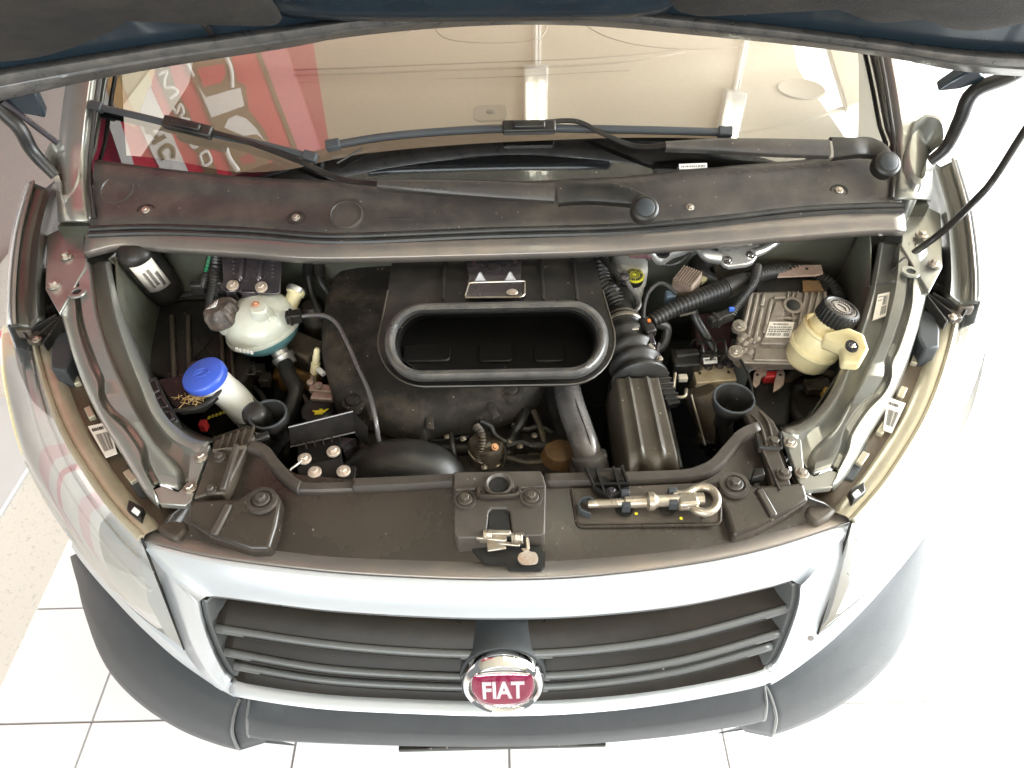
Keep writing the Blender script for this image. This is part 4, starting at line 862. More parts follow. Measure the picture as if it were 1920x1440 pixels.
# corner wing pieces
lw = [(354, 936), (446, 934), (466, 918), (500, 912), (520, 922), (526, 938), (518, 985), (504, 1030), (470, 1030), (398, 1006), (352, 978)]
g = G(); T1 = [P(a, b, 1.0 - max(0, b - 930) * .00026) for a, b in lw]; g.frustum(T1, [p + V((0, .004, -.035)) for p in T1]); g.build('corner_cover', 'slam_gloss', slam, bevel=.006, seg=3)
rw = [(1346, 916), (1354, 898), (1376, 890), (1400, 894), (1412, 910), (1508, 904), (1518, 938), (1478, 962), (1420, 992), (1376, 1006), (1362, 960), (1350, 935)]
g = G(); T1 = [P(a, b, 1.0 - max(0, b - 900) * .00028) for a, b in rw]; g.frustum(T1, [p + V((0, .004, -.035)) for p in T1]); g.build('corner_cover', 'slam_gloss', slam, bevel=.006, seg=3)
for a, b in ((491, 938), (1377, 909)):
    c = P(a, b, 1.0); g = G(); g.lathe(c, UPV, [(-.004, .024), (.003, .0235), (.003, .017), (.000, .016)], 28); g.build('bolt_seat', 'slam_grey', slam); bolt(c + UPV * .003, .013, slam, 'slam_grey')
A = P(430, 944, 1.0); B = P(400, 1002, .984); t = (B - A).normalized(); g = G(); g.box((A + B) / 2 + UPV * -.001, ((B - A).length, .013, .008), (t, UPV.cross(t).normalized(), t.cross(UPV.cross(t)))); g.build('crease', 'slam_grey', slam, bevel=.003)
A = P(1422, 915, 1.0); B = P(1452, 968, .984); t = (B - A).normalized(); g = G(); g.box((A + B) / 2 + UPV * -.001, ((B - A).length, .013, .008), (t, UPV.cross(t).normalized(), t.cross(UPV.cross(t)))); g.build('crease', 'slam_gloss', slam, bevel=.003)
# tray of the towing eye: sunk floor with raised edge
tray = [(1072, 918), (1082, 982), (1090, 988), (1345, 984), (1350, 978), (1352, 905)]
slz = lambda b: .9868 - .040 * (b - 893) / 184. + .006
q = [P(a, b, slz(b)) for a, b in tray]; g = G(); g.prism([p + UPV * .0016 for p in q], .004); g.build('tray_floor', 'slam_plastic', slam)
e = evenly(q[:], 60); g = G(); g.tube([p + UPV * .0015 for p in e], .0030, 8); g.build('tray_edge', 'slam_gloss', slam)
# latch block
bt_ = [(850, 884), (1014, 882), (1019, 893), (1024, 910), (1022, 1000), (1016, 1004), (960, 1004), (956, 960), (950, 952), (922, 952), (916, 960), (912, 1008), (858, 1008), (851, 1000)]
T1 = [P(a, b, 1.004 - max(0, b - 890) * .00010) for a, b in bt_]; B1 = [p + V((0, -.006 if i in (8, 9, 12, 13) else 0, -.034)) for i, p in enumerate(T1)]
g = G(); g.frustum(T1, B1); lb_ = g.build('latch_cover', 'slam_grey', slam, bevel=.004, seg=3)
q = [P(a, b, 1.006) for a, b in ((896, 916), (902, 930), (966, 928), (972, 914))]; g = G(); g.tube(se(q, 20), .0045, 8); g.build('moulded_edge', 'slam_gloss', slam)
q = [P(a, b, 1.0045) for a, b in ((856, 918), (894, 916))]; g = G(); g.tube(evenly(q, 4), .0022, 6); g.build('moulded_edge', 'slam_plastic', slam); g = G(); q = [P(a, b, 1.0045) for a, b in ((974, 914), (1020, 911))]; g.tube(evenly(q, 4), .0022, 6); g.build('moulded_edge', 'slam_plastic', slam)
c = P(935, 909, 1.004); g = G(); g.lathe(c, UPV, [(-.002, .024), (.004, .023), (.005, .019), (.002, .0165), (-.001, .015)], 32, cap=False); g.build('hole_rim', 'slam_grey', slam)
g = G(); g.lathe(c + UPV * -.0015, UPV, [(0, .0145), (.0022, .0145)], 18); g.build('adjuster_hole', 'deep_black', slam)
for a, b in ((872, 937), (996, 933)):
    c = P(a, b, 1.001); g = G(); g.lathe(c, UPV, [(-.003, .018), (.003, .0175), (.003, .0135), (.0005, .0125)], 28); g.build('bolt_seat', 'slam_grey', slam); bolt(c + UPV * .002, .012, slam, 'slam_plastic')
g = G(); q = [P(a, b, .9935) for a, b in ((918, 962), (922, 955), (950, 955), (954, 962), (957, 1003), (914, 1005))]; g.prism(q, .01); g.build('striker_slot', 'deep_black', slam)
# latch pocket with lock parts
q = [P(a, b, .9615) for a, b in ((886, 1006), (886, 1034), (910, 1058), (948, 1059), (956, 1070), (1014, 1070), (1022, 1062), (1022, 1036), (1014, 1028), (1012, 1008))]; g = G(); g.prism([p + UPV * .004 for p in q], .006); pk = g.build('latch_pocket', 'deep_black', slam)
g = G(); A, B = P(893, 1008, .985), P(950, 1014, .985); t = (B - A).normalized(); g.box((A + B) / 2, ((B - A).length, .010, .014), (t, UPV.cross(t).normalized(), UPV)); lk = g.build('bonnet_latch', 'zinc', van, bevel=.002)
g = G(); A, B = P(912, 999, .995), P(958, 1000, .995); t = (B - A).normalized(); g.box((A + B) / 2, ((B - A).length, .008, .008), (t, UPV.cross(t).normalized(), UPV)); g.build('pawl', 'zinc_gold', lk, bevel=.002)
for a, b, ln in ((915, 1003, 16), (970, 1009, 22)):
    A, B = P(a - ln / 2, b, .99), P(a + ln / 2, b, .99); n_ = 70; q = [A.lerp(B, i / n_) + V((0, math.cos(i * .56), math.sin(i * .56))) * .0075 for i in range(n_ + 1)]; g = G(); g.tube(q, .0014, 6); g.build('spring', 'zinc_gold', lk)
g = G(); A, B = P(913, 1027, .978), P(948, 1022, .978); t = (B - A).normalized(); g.box((A + B) / 2, ((B - A).length, .014, .004), (t, UPV.cross(t).normalized(), UPV)); A, B = P(935, 1018, .982), P(975, 1022, .982); t = (B - A).normalized(); g.box((A + B) / 2, ((B - A).length, .006, .005), (t, UPV.cross(t).normalized(), UPV)); g.build('lever', 'zinc', lk, bevel=.0015)
g = G(); g.prism(spl([P(a, b, .978) for a, b in ((978, 1028), (990, 1029), (994, 1034), (1004, 1036), (1009, 1046), (1004, 1056), (980, 1057), (971, 1048), (974, 1038), (982, 1034))], 40, True), .003); g.build('release_tab', 'washer_pale', lk)
g = G(); A, B = P(988, 1006, .985), P(990, 1030, .979); g.tube(evenly([A, B], 4), .003, 6); g.build('tab_stem', 'zinc', lk)
# ================================================================== THINGS IN THE ENGINE BAY
def bar(g, A, B, w_, h, up=UPV):
    t = (B - A).normalized(); s_ = up.cross(t).normalized(); g.box((A + B) / 2, ((B - A).length, w_, h), (t, s_, t.cross(s_))); return g

# engine: dark castings under the covers
eng = thing('engine', 'dark grimy engine with castings, pipes and brackets under the foam cover', 'engine', (-.08, .98, .51))
g = G(); g.box((-.08, 1.0, .68), (.44, .34, .34)); g.box((-.08, .90, .72), (.36, .2, .30)); g.build('engine_block', 'engine_dark', eng, bevel=.02)
g = G(); g.box((-.09, .98, .86), (.40, .22, .06)); g.build('cylinder_head', 'engine_dark', eng, bevel=.012)
g = G(); bar(g, P(525, 640, .86), P(598, 672, .86), .06, .05); g.build('mounting_arm', 'engine_cast', eng, bevel=.006)
g = G(); g.box(P(560, 700, .80), (.10, .07, .06)); g.build('mount_casting', 'orange_cast', eng, bevel=.015, seg=3)
g = G(); g.lathe(P(600, 640, .80), UPV, [(0, .03), (.1, .024), (.11, .018)], 20); g.build('flange_stub', 'engine_cast', eng)
g = G(); bar(g, P(582, 728, .90), P(625, 732, .90), .02, .012); bar(g, P(585, 742, .895), P(628, 745, .895), .024, .012); g.lathe(P(584, 722, .90), UPV, [(0, .008), (.012, .008)], 12); g.build('fuel_rail_bracket', 'steel_tab', eng, bevel=.003)
bolt(P(597, 722, .915), .008, eng, 'zinc'); 
g = G(); g.lathe(P(600, 775, .875), UPV, [(-.03, .034), (.0, .036), (.012, .034), (.018, .026), (.019, .001)], 32); oc = g.build('oil_filler_cap', 'black_plastic', eng)
# yellow oil can symbol
oz_ = .896; c = P(601, 771, oz_); X = V((1, .02, 0)); Y = V((-.02, 1, 0))
pl_ = lambda pts: [c + X * x + Y * y for x, y in pts]
g = G(); g.prism(pl_([(-.011, .003), (.006, .003), (.014, .007), (.015, .0055), (.007, -.004), (-.010, -.004)]), .0012); g.prism(pl_([(-.003, .0035), (-.003, .0065), (.003, .0065), (.003, .0035)]), .0012); g.prism(pl_([(-.011, .002), (-.015, .004), (-.016, .001), (-.011, -.001)]), .0012); g.prism(pl_([(-.011, -.0055), (.005, -.0055), (.005, -.0075), (-.011, -.0075)]), .0012); g.build('oil_symbol', 'yellow_print', oc)
# pump, hoses and clips in the dark middle
g = G(); g.box(P(880, 830, .85), (.075, .05, .06)); g.box(P(865, 815, .88), (.05, .02, .03)); g.build('pump_body', 'engine_dark', eng, bevel=.006)
g = G(); g.lathe(P(915, 905, .80), (0, .15, 1), [(0, .034), (.10, .034), (.106, .03)], 28); g.build('filter_housing', 'engine_cast', eng)
g = G(); g.lathe(P(917, 862, .855), (0, .15, 1), [(0, .036), (.014, .036)], 28); bar(g, P(910, 835, .905), P(925, 850, .90), .018, .008); bar(g, P(920, 850, .90), P(924, 895, .85), .003, .003); bar(g, P(926, 850, .90), P(938, 890, .85), .003, .003); g.build('spring_clip', 'zinc_gold', eng, bevel=.001)
bolt(P(928, 838, .915), .007, eng, 'copper', V((.3, -.4, 1)))
q, r = corr(spl([P(893, 800, .93), P(903, 815, .93), P(902, 840, .91), P(896, 862, .89)], 20), .007, .0012, .005); g = G(); g.tube(q, r, 10); g.build('corrugated_pipe', 'engine_cast', eng)
for pts, r_, m in (([(900, 790, .93), (920, 800, .92), (928, 815, .91), (950, 830, .90)], .005, 'rubber'), ([(985, 770, .92), (975, 795, .92), (960, 820, .90), (952, 850, .88)], .009, 'rubber'), ([(950, 838, .89), (975, 832, .89), (1000, 838, .88), (1030, 828, .88)], .010, 'black_plastic'), ([(760, 835, .88), (800, 830, .87), (830, 838, .87)], .006, 'black_plastic'),
                   ([(700, 830, .88), (730, 815, .88), (745, 822, .86)], .004, 'zinc_gold'), ([(990, 845, .87), (1025, 842, .87)], .011, 'engine_cast'), ([(940, 880, .83), (975, 860, .84), (990, 850, .85)], .008, 'engine_cast'), ([(825, 805, .9), (850, 808, .9), (872, 803, .9)], .004, 'zinc'), ([(790, 812, .9), (806, 818, .9), (815, 815, .9)], .003, 'white_plastic')):
    g = G(); g.tube(se([P(*p) for p in pts], 16), r_, 8); g.build('pipe', m, eng)
g = G(); bar(g, P(948, 812, .87), P(1020, 806, .87), .03, .02); bar(g, P(1005, 730, .86), P(1018, 800, .86), .024, .02); bar(g, P(1010, 862, .84), P(1014, 885, .83), .012, .02); g.build('bracket', 'engine_cast', eng, bevel=.003)
for k in range(26):
    p = P(random.uniform(650, 1040), random.uniform(800, 890), random.uniform(.74, .84)); g = G(); g.box(p, (random.uniform(.015, .05), random.uniform(.012, .03), random.uniform(.015, .04))); g.build('casting_lug', random.choice(['engine_dark', 'engine_cast', 'black_plastic']), eng, bevel=.004)
for k in range(22):
    p = P(random.uniform(460, 620), random.uniform(690, 860), random.uniform(.68, .80)); g = G(); g.box(p, (random.uniform(.015, .05), random.uniform(.012, .04), random.uniform(.015, .05))); g.build('casting_lug', random.choice(['engine_dark', 'engine_cast', 'engine_dark']), eng, bevel=.004)

for pts, r_, m in (([(700, 800, .90), (760, 822, .89), (830, 826, .89), (880, 818, .90)], .0035, 'rubber'), ([(845, 812, .905), (848, 835, .90), (852, 860, .88), (846, 885, .85)], .0045, 'rubber'), ([(935, 822, .905), (948, 845, .89), (942, 875, .87)], .004, 'black_plastic'), ([(960, 795, .91), (985, 805, .905), (1010, 800, .90), (1035, 812, .89)], .0055, 'rubber'),
                   ([(880, 845, .895), (890, 860, .89), (905, 868, .885)], .0035, 'zinc_gold'), ([(1000, 770, .91), (1012, 800, .90), (1020, 830, .885)], .006, 'engine_cast'), ([(950, 858, .875), (985, 868, .87), (1020, 866, .865)], .007, 'engine_cast'), ([(800, 840, .88), (835, 850, .875), (850, 872, .865)], .005, 'engine_dark'), ([(470, 720, .84), (490, 740, .84), (500, 760, .83)], .005, 'rubber'), ([(470, 700, .86), (500, 700, .86), (505, 725, .85)], .0035, 'rubber'), ([(560, 735, .86), (575, 750, .86), (572, 775, .85)], .0045, 'engine_cast')):
    g = G(); g.tube(se([P(*p) for p in pts], 16), r_, 8); g.build('pipe', m, eng)
for a, b, z in ((470, 690, .87), (486, 695, .87), (498, 712, .86)):
    g = G(); g.box(P(a, b, z), (.022, .026, .02)); g.build('relay', 'black_plastic', eng, bevel=.002)
g = G(); q = [P(a, b, .882) for a, b in ((456, 686), (478, 686), (478, 702), (456, 702))]; g.tube(evenly(q + [q[0]], 24), .0012, 5); g.build('relay_outline', 'grey_pipe', eng)
for a, b, z in ((838, 818, .905), (868, 822, .905), (955, 826, .90), (975, 836, .895), (1002, 816, .90), (908, 876, .88)):
    bolt(P(a, b, z), .006, eng, 'zinc')
# foam cover
fo = [(700, 470), (655, 500), (622, 545), (608, 600), (604, 660), (614, 710), (632, 765), (655, 785), (700, 792), (745, 805), (790, 813), (805, 806), (860, 797), (930, 785), (985, 765), (1012, 740), (1026, 712), (1080, 640), (1040, 560), (900, 500)]
lp = spl([P(a, b, .925) for a, b in fo], 120, True); cen = P(800, 650, .925)
cov = thing('engine_cover', 'dusty black foam engine cover with two round studs beneath the intake duct', 'engine cover', P(800, 650, .90))
g = G(); g.pad(lp, UPV, .055, ((1, -.5), (1.0, .0), (.985, .35), (.955, .62), (.90, .82), (.78, .95), (.55, 1.02), (.3, 1.05)), cen); g.build('foam_shell', 'foam_cover', cov, smooth=80)
for a, b in ((663, 754), (959, 733)):
    c = P(a, b, .962); g = G(); g.lathe(c, UPV, [(-.012, .022), (.002, .021), (.004, .015), (.000, .014)], 28); g.lathe(c, UPV, [(0, .013), (.009, .012), (.011, .009), (.011, .001)], 24); g.build('stud', 'foam_cover', cov)
for pts in ([(802, 760), (805, 785), (806, 806)], [(908, 735), (920, 765), (930, 782)], [(630, 700), (650, 735), (690, 760), (700, 785)], [(700, 735), (720, 700), (760, 690)]):
    g = G(); g.tube(se([P(a, b, .955 - max(0, b - 770) * .0004) for a, b in pts], 14), .008, 8, flat=.7); g.build('crease', 'foam_cover', cov)

# intake box with its oval mouth
box_ = thing('air_intake_duct', 'black air intake duct with large oval mouth and grey rubber seal', 'air duct', P(930, 620, .98))
ZG = 1.075
def stad(px, py, z, wpx, hpx, n=26):
    """stadium loop around a pixel centre at height z; sizes in photo pixels"""
    L_ = []
    for sd, a0 in ((1, -90), (-1, 90)):
        for i in range(n + 1):
            a = rad(a0 + 180 * i / n); L_.append((px + sd * (wpx / 2 - hpx / 2) + math.cos(a) * hpx / 2, py - math.sin(a) * hpx / 2 - (px + sd * (wpx / 2 - hpx / 2) + math.cos(a) * hpx / 2 - px) * .02))
    return [P(a, b, z) for a, b in L_]
g = G(); bt_ = [(738, 470), (1110, 470), (1130, 545)] + [(1066 + math.cos(rad(a)) * 87, 636 + math.sin(rad(a)) * 85) for a in range(-20, 91, 11)] + [(796 - math.sin(rad(a)) * 87, 640 + math.cos(rad(a)) * 85) for a in range(0, 111, 11)] + [(727, 545)]
T1 = [P(a, b, 1.055 if b < 560 else 1.052) for a, b in bt_]; 
g.loft([T1, [p + UPV * -.006 for p in T1]], closed=True); 
inner0 = stad(930, 642, 1.052, 372, 116)
lo1 = [p + UPV * -.012 for p in T1]
bm_ = bmesh.new()
ov = [bm_.verts.new(p) for p in T1]; iv = [bm_.verts.new(p) for p in inner0]
oe = [bm_.edges.new((ov[i], ov[(i + 1) % len(ov)])) for i in range(len(ov))]; ie = [bm_.edges.new((iv[i], iv[(i + 1) % len(iv)])) for i in range(len(iv))]
bmesh.ops.triangle_fill(bm_, use_beauty=True, use_dissolve=False, edges=oe + ie)
me = bpy.data.meshes.new('flange_plate'); bm_.to_mesh(me); bm_.free(); me.materials.append(MATS['black_plastic'])
fp = bpy.data.objects.new('flange_plate', me); C.objects.link(fp); par(fp, box_); q_ = fp.modifiers.new('s', 'SOLIDIFY'); q_.thickness = .004
g = G(); g.tube([p + UPV * .0005 for p in T1[2:]], .0016, 6); g.build('flange_edge', 'filter_lid', box_)
g = G(); bt2 = [(742, 476), (1108, 476), (1128, 560), (1132, 650), (1100, 690), (780, 694), (735, 660), (732, 570)]
T2 = [P(a, b, 1.045) for a, b in bt2]; g.loft([T2, [V((p.x, p.y + (.10 if p.y < 1.0 else 0), p.z - .11)) for p in T2]], closed=True); g.build('duct_body', 'black_plastic', box_, bevel=.006)
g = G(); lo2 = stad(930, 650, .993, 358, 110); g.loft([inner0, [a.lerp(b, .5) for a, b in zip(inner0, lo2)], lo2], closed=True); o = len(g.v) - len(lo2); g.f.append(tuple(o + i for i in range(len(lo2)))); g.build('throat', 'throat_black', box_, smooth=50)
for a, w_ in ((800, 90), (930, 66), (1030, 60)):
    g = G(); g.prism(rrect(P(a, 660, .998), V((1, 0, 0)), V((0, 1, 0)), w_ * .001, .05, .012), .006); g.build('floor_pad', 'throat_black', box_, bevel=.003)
# seal: swept lip with a side wall
o_lo = stad(932, 642, 1.056, 418, 142); o_hi = stad(930, 636, 1.082, 416, 140); m_hi = stad(930, 635, 1.088, 402, 128); i_hi = stad(930, 635, 1.085, 388, 114); i_lo = stad(930, 640, 1.058, 378, 112)
m1 = stad(931, 640, 1.066, 414, 138); m2 = stad(931, 639, 1.070, 420, 144)
g = G(); g.loft([o_lo, m1, m2, o_hi, m_hi, i_hi, i_lo], closed=True); g.build('oval_seal', 'seal_rubber', box_, smooth=75)
g = G(); g.box(P(947, 700, 1.068), (.003, .004, .03)); g.build('seal_joint', 'black_plastic', box_)
# steel latch plate on the duct
q = [P(a, b, 1.062) for a, b in ((872, 478), (978, 476), (977, 522), (980, 527), (983, 552), (976, 558), (872, 558), (876, 528), (878, 520))]; g = G(); g.prism(q, .004); pt = g.build('steel_plate', 'plate_dark', box_, bevel=.0015)
c = P(926, 499, 1.063); g = G(); g.lathe(c, UPV, [(0, .0125), (.001, .0125)], 24); g.build('plate_hole', 'deep_black', pt)
for a, b in ((883, 500), (904, 499), (947, 498), (967, 497)): g = G(); g.lathe(P(a, b, 1.063), UPV, [(0, .0035), (.0008, .0035)], 12); g.build('plate_hole', 'deep_black', pt)
for a, b in ((900, 520), (956, 519)):
    c = P(a, b, 1.063); g = G(); g.add([c + V((-.012, -.012, 0)), c + V((.012, -.012, 0)), c + V((.003, .018, 0)), c + V((-.003, .018, 0)), c + V((-.002, -.004, .016)), c + V((.002, -.004, .016))], [(0, 1, 5, 4), (1, 2, 5), (2, 3, 4, 5), (3, 0, 4)]); g.build('gusset', 'grey_pipe', pt, bevel=.002)
for a, b in ((889, 483), (966, 481)): g = G(); A = P(a, b, 1.063); g.tube(evenly([A, A + V((0, -.012, .018))], 5), .0035, 8); g.build('copper_stud', 'copper', pt)
g = G(); g.lathe(P(960, 548, 1.063), UPV, [(0, .009), (.002, .008), (.003, .004)], 16, sx=1.3); g.build('rivet', 'washer_pale', pt)
g = G(); q = [P(a, b, 1.0635) for a, b in ((872, 555), (880, 530), (984, 527), (984, 552), (978, 557), (872, 558))]; g.tube(evenly(q, 40), .0016, 6); g.build('plate_rim', 'zinc', pt)
for xx, m in ((1015, 'black_plastic'), (1075, 'black_plastic'), (835, 'black_plastic')):
    g = G(); bar(g, P(xx, 482, 1.0565), P(xx + (xx - 930) * .05, 562, 1.0565), .006, .003); g.build('moulded_rib', 'black_plastic', box_, bevel=.001)

# coolant expansion tank
tank = thing('coolant_tank', 'translucent white round coolant tank with teal coolant and dark pressure cap', 'coolant tank', P(490, 620, .86))
tc_ = P(491, 607, .945); tax = V((-.22, .10, 1)).normalized(); R_ = .0775
prof = lambda a0, a1, n, k: [(math.sin(rad(a0 + (a1 - a0) * i / n)) * R_ * k, math.cos(rad(a0 + (a1 - a0) * i / n)) * R_) for i in range(n + 1)]
g = G(); g.lathe(tc_, tax, [(-.012, R_ * .99)] + prof(0, 90, 16, .80), 48); g.build('upper_shell', 'tank_white', tank, smooth=70)
g = G(); g.lathe(tc_, tax, prof(-90, -4, 14, .80) + [(-.014, R_ * .975)], 48); g.build('lower_shell', 'tank_teal', tank, smooth=70)
g = G(); g.lathe(tc_, tax, [(-.014, R_ * .96), (-.013, R_ * 1.035), (-.008, R_ * 1.045), (-.004, R_ * 1.03), (-.003, R_ * .96)], 48, cap=False); g.build('seam_flange', 'tank_white', tank)
cp = P(420, 592, .985); ca = V((-.30, .05, 1)).normalized()
g = G(); g.lathe(cp - ca * .03, ca, [(0, .026), (.02, .027)], 28); g.build('filler_neck', 'tank_white', tank)
g = G()
rings = []
for h, rr2, am in ((0, .034, .0), (.004, .0355, .002), (.026, .034, .0028), (.034, .031, .002), (.039, .026, 0), (.040, .001, 0)):
    u = V((1, 0, 0)); u = (u - ca * u.dot(ca)).normalized(); w2 = ca.cross(u)
    rings.append([cp + ca * (h - .012) + (u * math.cos(2 * math.pi * k / 64) + w2 * math.sin(2 * math.pi * k / 64)) * (rr2 + am * (1 if math.cos(8 * 2 * math.pi * k / 64) > .2 else -1)) for k in range(64)])
g.loft(rings, closed=True); cap = g.build('pressure_cap', 'cap_dark', tank, smooth=35)
# warning triangle on the cap
to = cp + ca * .0290 + V((-.004, .002, 0)); tx = V((.97, .05, .28)); ty = V((.12, 1, 0))
tri = lambda k: [to + tx * (x * k) + ty * (y * k) for x, y in ((-.012, -.011), (.0085, -.011), (.004, .014))]
g = G(); a3, b3 = tri(1.05), tri(.74); g.loft([a3 + [a3[0]], b3 + [b3[0]]]); bar(g, to + tx * -.003 + ty * -.0045, to + tx * .004 + ty * -.0045, .0022, .0006); bar(g, to + tx * .001 + ty * .0045, to + tx * .001 + ty * -.003, .0018, .0006); bar(g, to + tx * -.004 + ty * -.0065, to + tx * .0045 + ty * -.0065, .0014, .0006); g.build('warning_mark', 'white_print', cap, solid=.0006, off=1)
# rib star, lug, pipe stub
lug = P(481, 572, 1.014)
g = G(); g.prism(spl([P(a, b, 1.016) for a, b in ((468, 566), (480, 559), (494, 563), (500, 575), (494, 584), (470, 585))], 24, True), .03); g.build('fixing_lug', 'tank_white', tank, bevel=.002)
bolt(lug + V((0, -.004, .006)), .008, tank, 'rust_spot')
g = G(); bar(g, P(494, 570, 1.005), P(505, 600, 1.004), .002, .012); bar(g, P(500, 572, 1.0), P(522, 592, .995), .002, .010); g.build('rib', 'tank_white', tank)
g = G(); g.lathe(P(540, 580, .965), P(556, 545, .985) - P(540, 580, .965), [(0, .016), (.034, .0155), (.036, .019), (.046, .019), (.048, .014)], 12); g.build('outlet_stub', 'cream_connector', tank)
g = G(); g.lathe(P(552, 549, .984), P(556, 545, .985) - P(540, 580, .965), [(0, .0185), (.006, .0195), (.012, .0185)], 24); g.build('hose_clamp', 'aluminium', tank)
g = G(); A, B = P(536, 596, .985), P(566, 592, .985); bar(g, A, B, .022, .022); bar(g, A.lerp(B, .2), A.lerp(B, .45), .028, .026); g.build('connector', 'black_plastic', tank, bevel=.003)
for k in range(5):
    g = G(); A = P(444 + k * 7, 655 + k * 1.6, .965 - k * .0008); g.box(A, (.0045, .003, .007)); g.build('moulded_mark', 'white_print', tank)
ot = P(535, 676, .885); g = G(); g.lathe(ot, tc_ - ot, [(-.012, .020), (0, .021), (.004, .024), (.012, .024), (.014, .018), (.07, .018)], 24); g.build('bottom_outlet', 'aluminium', tank)
g = G(); rn = random.Random(4)
for k in range(60):
    a, b = rn.gauss(474, 22), rn.gauss(592, 13); p = P(a, b, .945); dx = p - tc_
    h2 = R_ ** 2 - dx.x ** 2 - dx.y ** 2
    if h2 > .0005 and (V((dx.x, dx.y, 0))).length < .06: pass
o = None
# hose under the tank
g = G(); hp = se([ot + V((0, .002, .004)), P(540, 700, .88), P(555, 728, .87), P(548, 760, .85), P(530, 800, .82), P(515, 850, .76)], 40); g.tube(hp, .0165, 16)
tag(g.build('coolant_hose', 'rubber', None), 'thick black coolant hose curving down from the round white tank', 'hose')
# overflow tube across the foam cover
g = G(); vp = se([P(562, 594, .985), P(585, 591, .99), P(612, 593, .995), P(632, 608, .993), P(650, 640, .992), P(672, 690, .99), P(690, 730, .986), P(702, 775, .975), P(708, 810, .95), P(713, 850, .90)], 60); g.tube(vp, .0042, 10)
tag(g.build('vent_tube', 'grey_pipe', None), 'thin grey rubber vent tube running over the foam engine cover', 'hose')

# control unit plate above the tank
cu_ = thing('bracket_plate', 'dark glossy ribbed steel plate with two pale bolts above the coolant tank', 'bracket', P(472, 520, .97))
q = [P(a, b, z) for a, b, z in ((414, 472, 1.055), (528, 476, 1.055), (527, 520, 1.028), (525, 548, 1.015), (518, 552, 1.012), (420, 546, 1.012), (412, 540, 1.015), (418, 525, 1.024))]
g = G(); g.prism(q, V((0, .002, -.004))); g.build('plate', 'plate_dark', cu_, bevel=.0015)
for a in (452, 487):
    g = G(); g.tube(se([P(a + 4, 478, 1.054), P(a, 505, 1.039), P(a - 2, 528, 1.026)], 12), [.001] + [.0065] * 10 + [.002], 8); g.build('pressed_rib', 'plate_dark', cu_)
for a, b in ((436, 535), (490, 538)): bolt(P(a, b, 1.024), .0125, cu_, 'washer_pale', V((0, -.35, 1)))
g = G(); g.box(P(470, 555, 1.0), (.03, .012, .03)); g.box(P(440, 558, .99), (.02, .02, .05)); g.build('stay', 'plate_dark', cu_, bevel=.002)
g = G()
for a, n_ in ((438, 5), (511, 6)):
    for k in range(n_): p = P(a, 482 + k * 7.5, 1.0535 - k * .0046); g.box(p, (.004, .0035, .0012))
g.build('stamped_code', 'grey_pipe', cu_)

# left corner: black fuse box, canister, wiring
fb = thing('battery_box', 'glossy black ribbed plastic box in the corner behind the blue washer cap', 'battery box', P(345, 640, .62))
q = [P(a, b, z) for a, b, z in ((228, 592, .90), (300, 570, .905), (345, 560, .91), (468, 556, .91), (470, 690, .885), (440, 745, .88), (330, 720, .885), (262, 690, .888))]
g = G(); g.prism(q, .22); g.build('lid', 'black_plastic', fb, bevel=.008, seg=3)
for a0, a1, w_ in ((322, 327, .011), (353, 355, .010), (415, 420, .008), (432, 438, .006)):
    g = G(); bar(g, P(a0, 592, .908), P(a1, 712, .889), w_, .010); g.build('rib', 'filter_lid', fb, bevel=.003)
g = G(); g.tube(se([P(228, 590, .905), P(300, 567, .912), P(350, 552, .918), P(466, 548, .918)], 20), .008, 8); g.build('rim', 'black_plastic', fb)
g = G(); g.prism([P(a, b, .893) for a, b in ((362, 625), (408, 625), (406, 672), (362, 672))], .002); bar(g, P(362, 625, .896), P(406, 672, .896), .002, .002); bar(g, P(408, 625, .896), P(362, 672, .896), .002, .002); g.build('moulded_panel', 'black_plastic', fb)
cn_ = thing('filter_canister', 'black cylindrical canister with white barcode label under the crossmember', 'canister', P(305, 540, .93))
ca0 = P(306, 538, .955); cax = V((-.06, -.25, .96)).normalized()
g = G(); g.lathe(ca0 - cax * .03, cax, [(0, .024), (.01, .035), (.03, .038), (.15, .038), (.16, .034), (.17, .02)], 32); g.build('canister_body', 'black_plastic', cn_)
def curved_label(c, ax, r, h0, h1, a0, a1, parent, m, rows, seed):
    u = (V((0, -1, 0)) - ax * V((0, -1, 0)).dot(ax)).normalized(); w2 = ax.cross(u); f = lambda t, s_: c + ax * (h0 + (h1 - h0) * s_) + (u * math.cos(a0 + (a1 - a0) * t) + w2 * math.sin(a0 + (a1 - a0) * t))* r
    g = G(); n_ = 12; g.loft([[f(i / n_, 0) for i in range(n_ + 1)], [f(i / n_, 1) for i in range(n_ + 1)]]); st = g.build('label_sticker', m, parent, smooth=80, solid=.0008, off=0)
    rn = random.Random(seed); g = G()
    r += .0009
    for s0, s1, n_, t0, t1 in rows:
        for i in range(n_):
            a = t0 + (t1 - t0) * i / n_; b = a + (t1 - t0) / n_ * rn.uniform(.3, .7); g.add([f(a, s0), f(b, s0), f(b, s1), f(a, s1)], [(0, 1, 2, 3)])
    g.build('print', 'ink', st); return f
curved_label(ca0 - cax * .03, cax, .0386, .062, .145, -.15, 1.15, cn_, 'paper', ((.15, .75, 5, .30, .42), (.2, .8, 16, .48, .62), (.1, .6, 14, .70, .85)), 3)
q = [P(a, b, 1.03) for a, b in ((227, 459), (244, 473), (222, 498), (204, 480))]
dn = V((.35, -.75, .55)).normalized()
sticker([PY(228, 464, 1.288), PY(245, 478, 1.288), PY(222, 503, 1.282), PY(203, 486, 1.282)], van, 'paper_white', ((.45, .85, 9, .12, .5),), ((.15, .12, .3, .9), (.35, .1, .5, .9)), seed=8, ink='ink_grey')
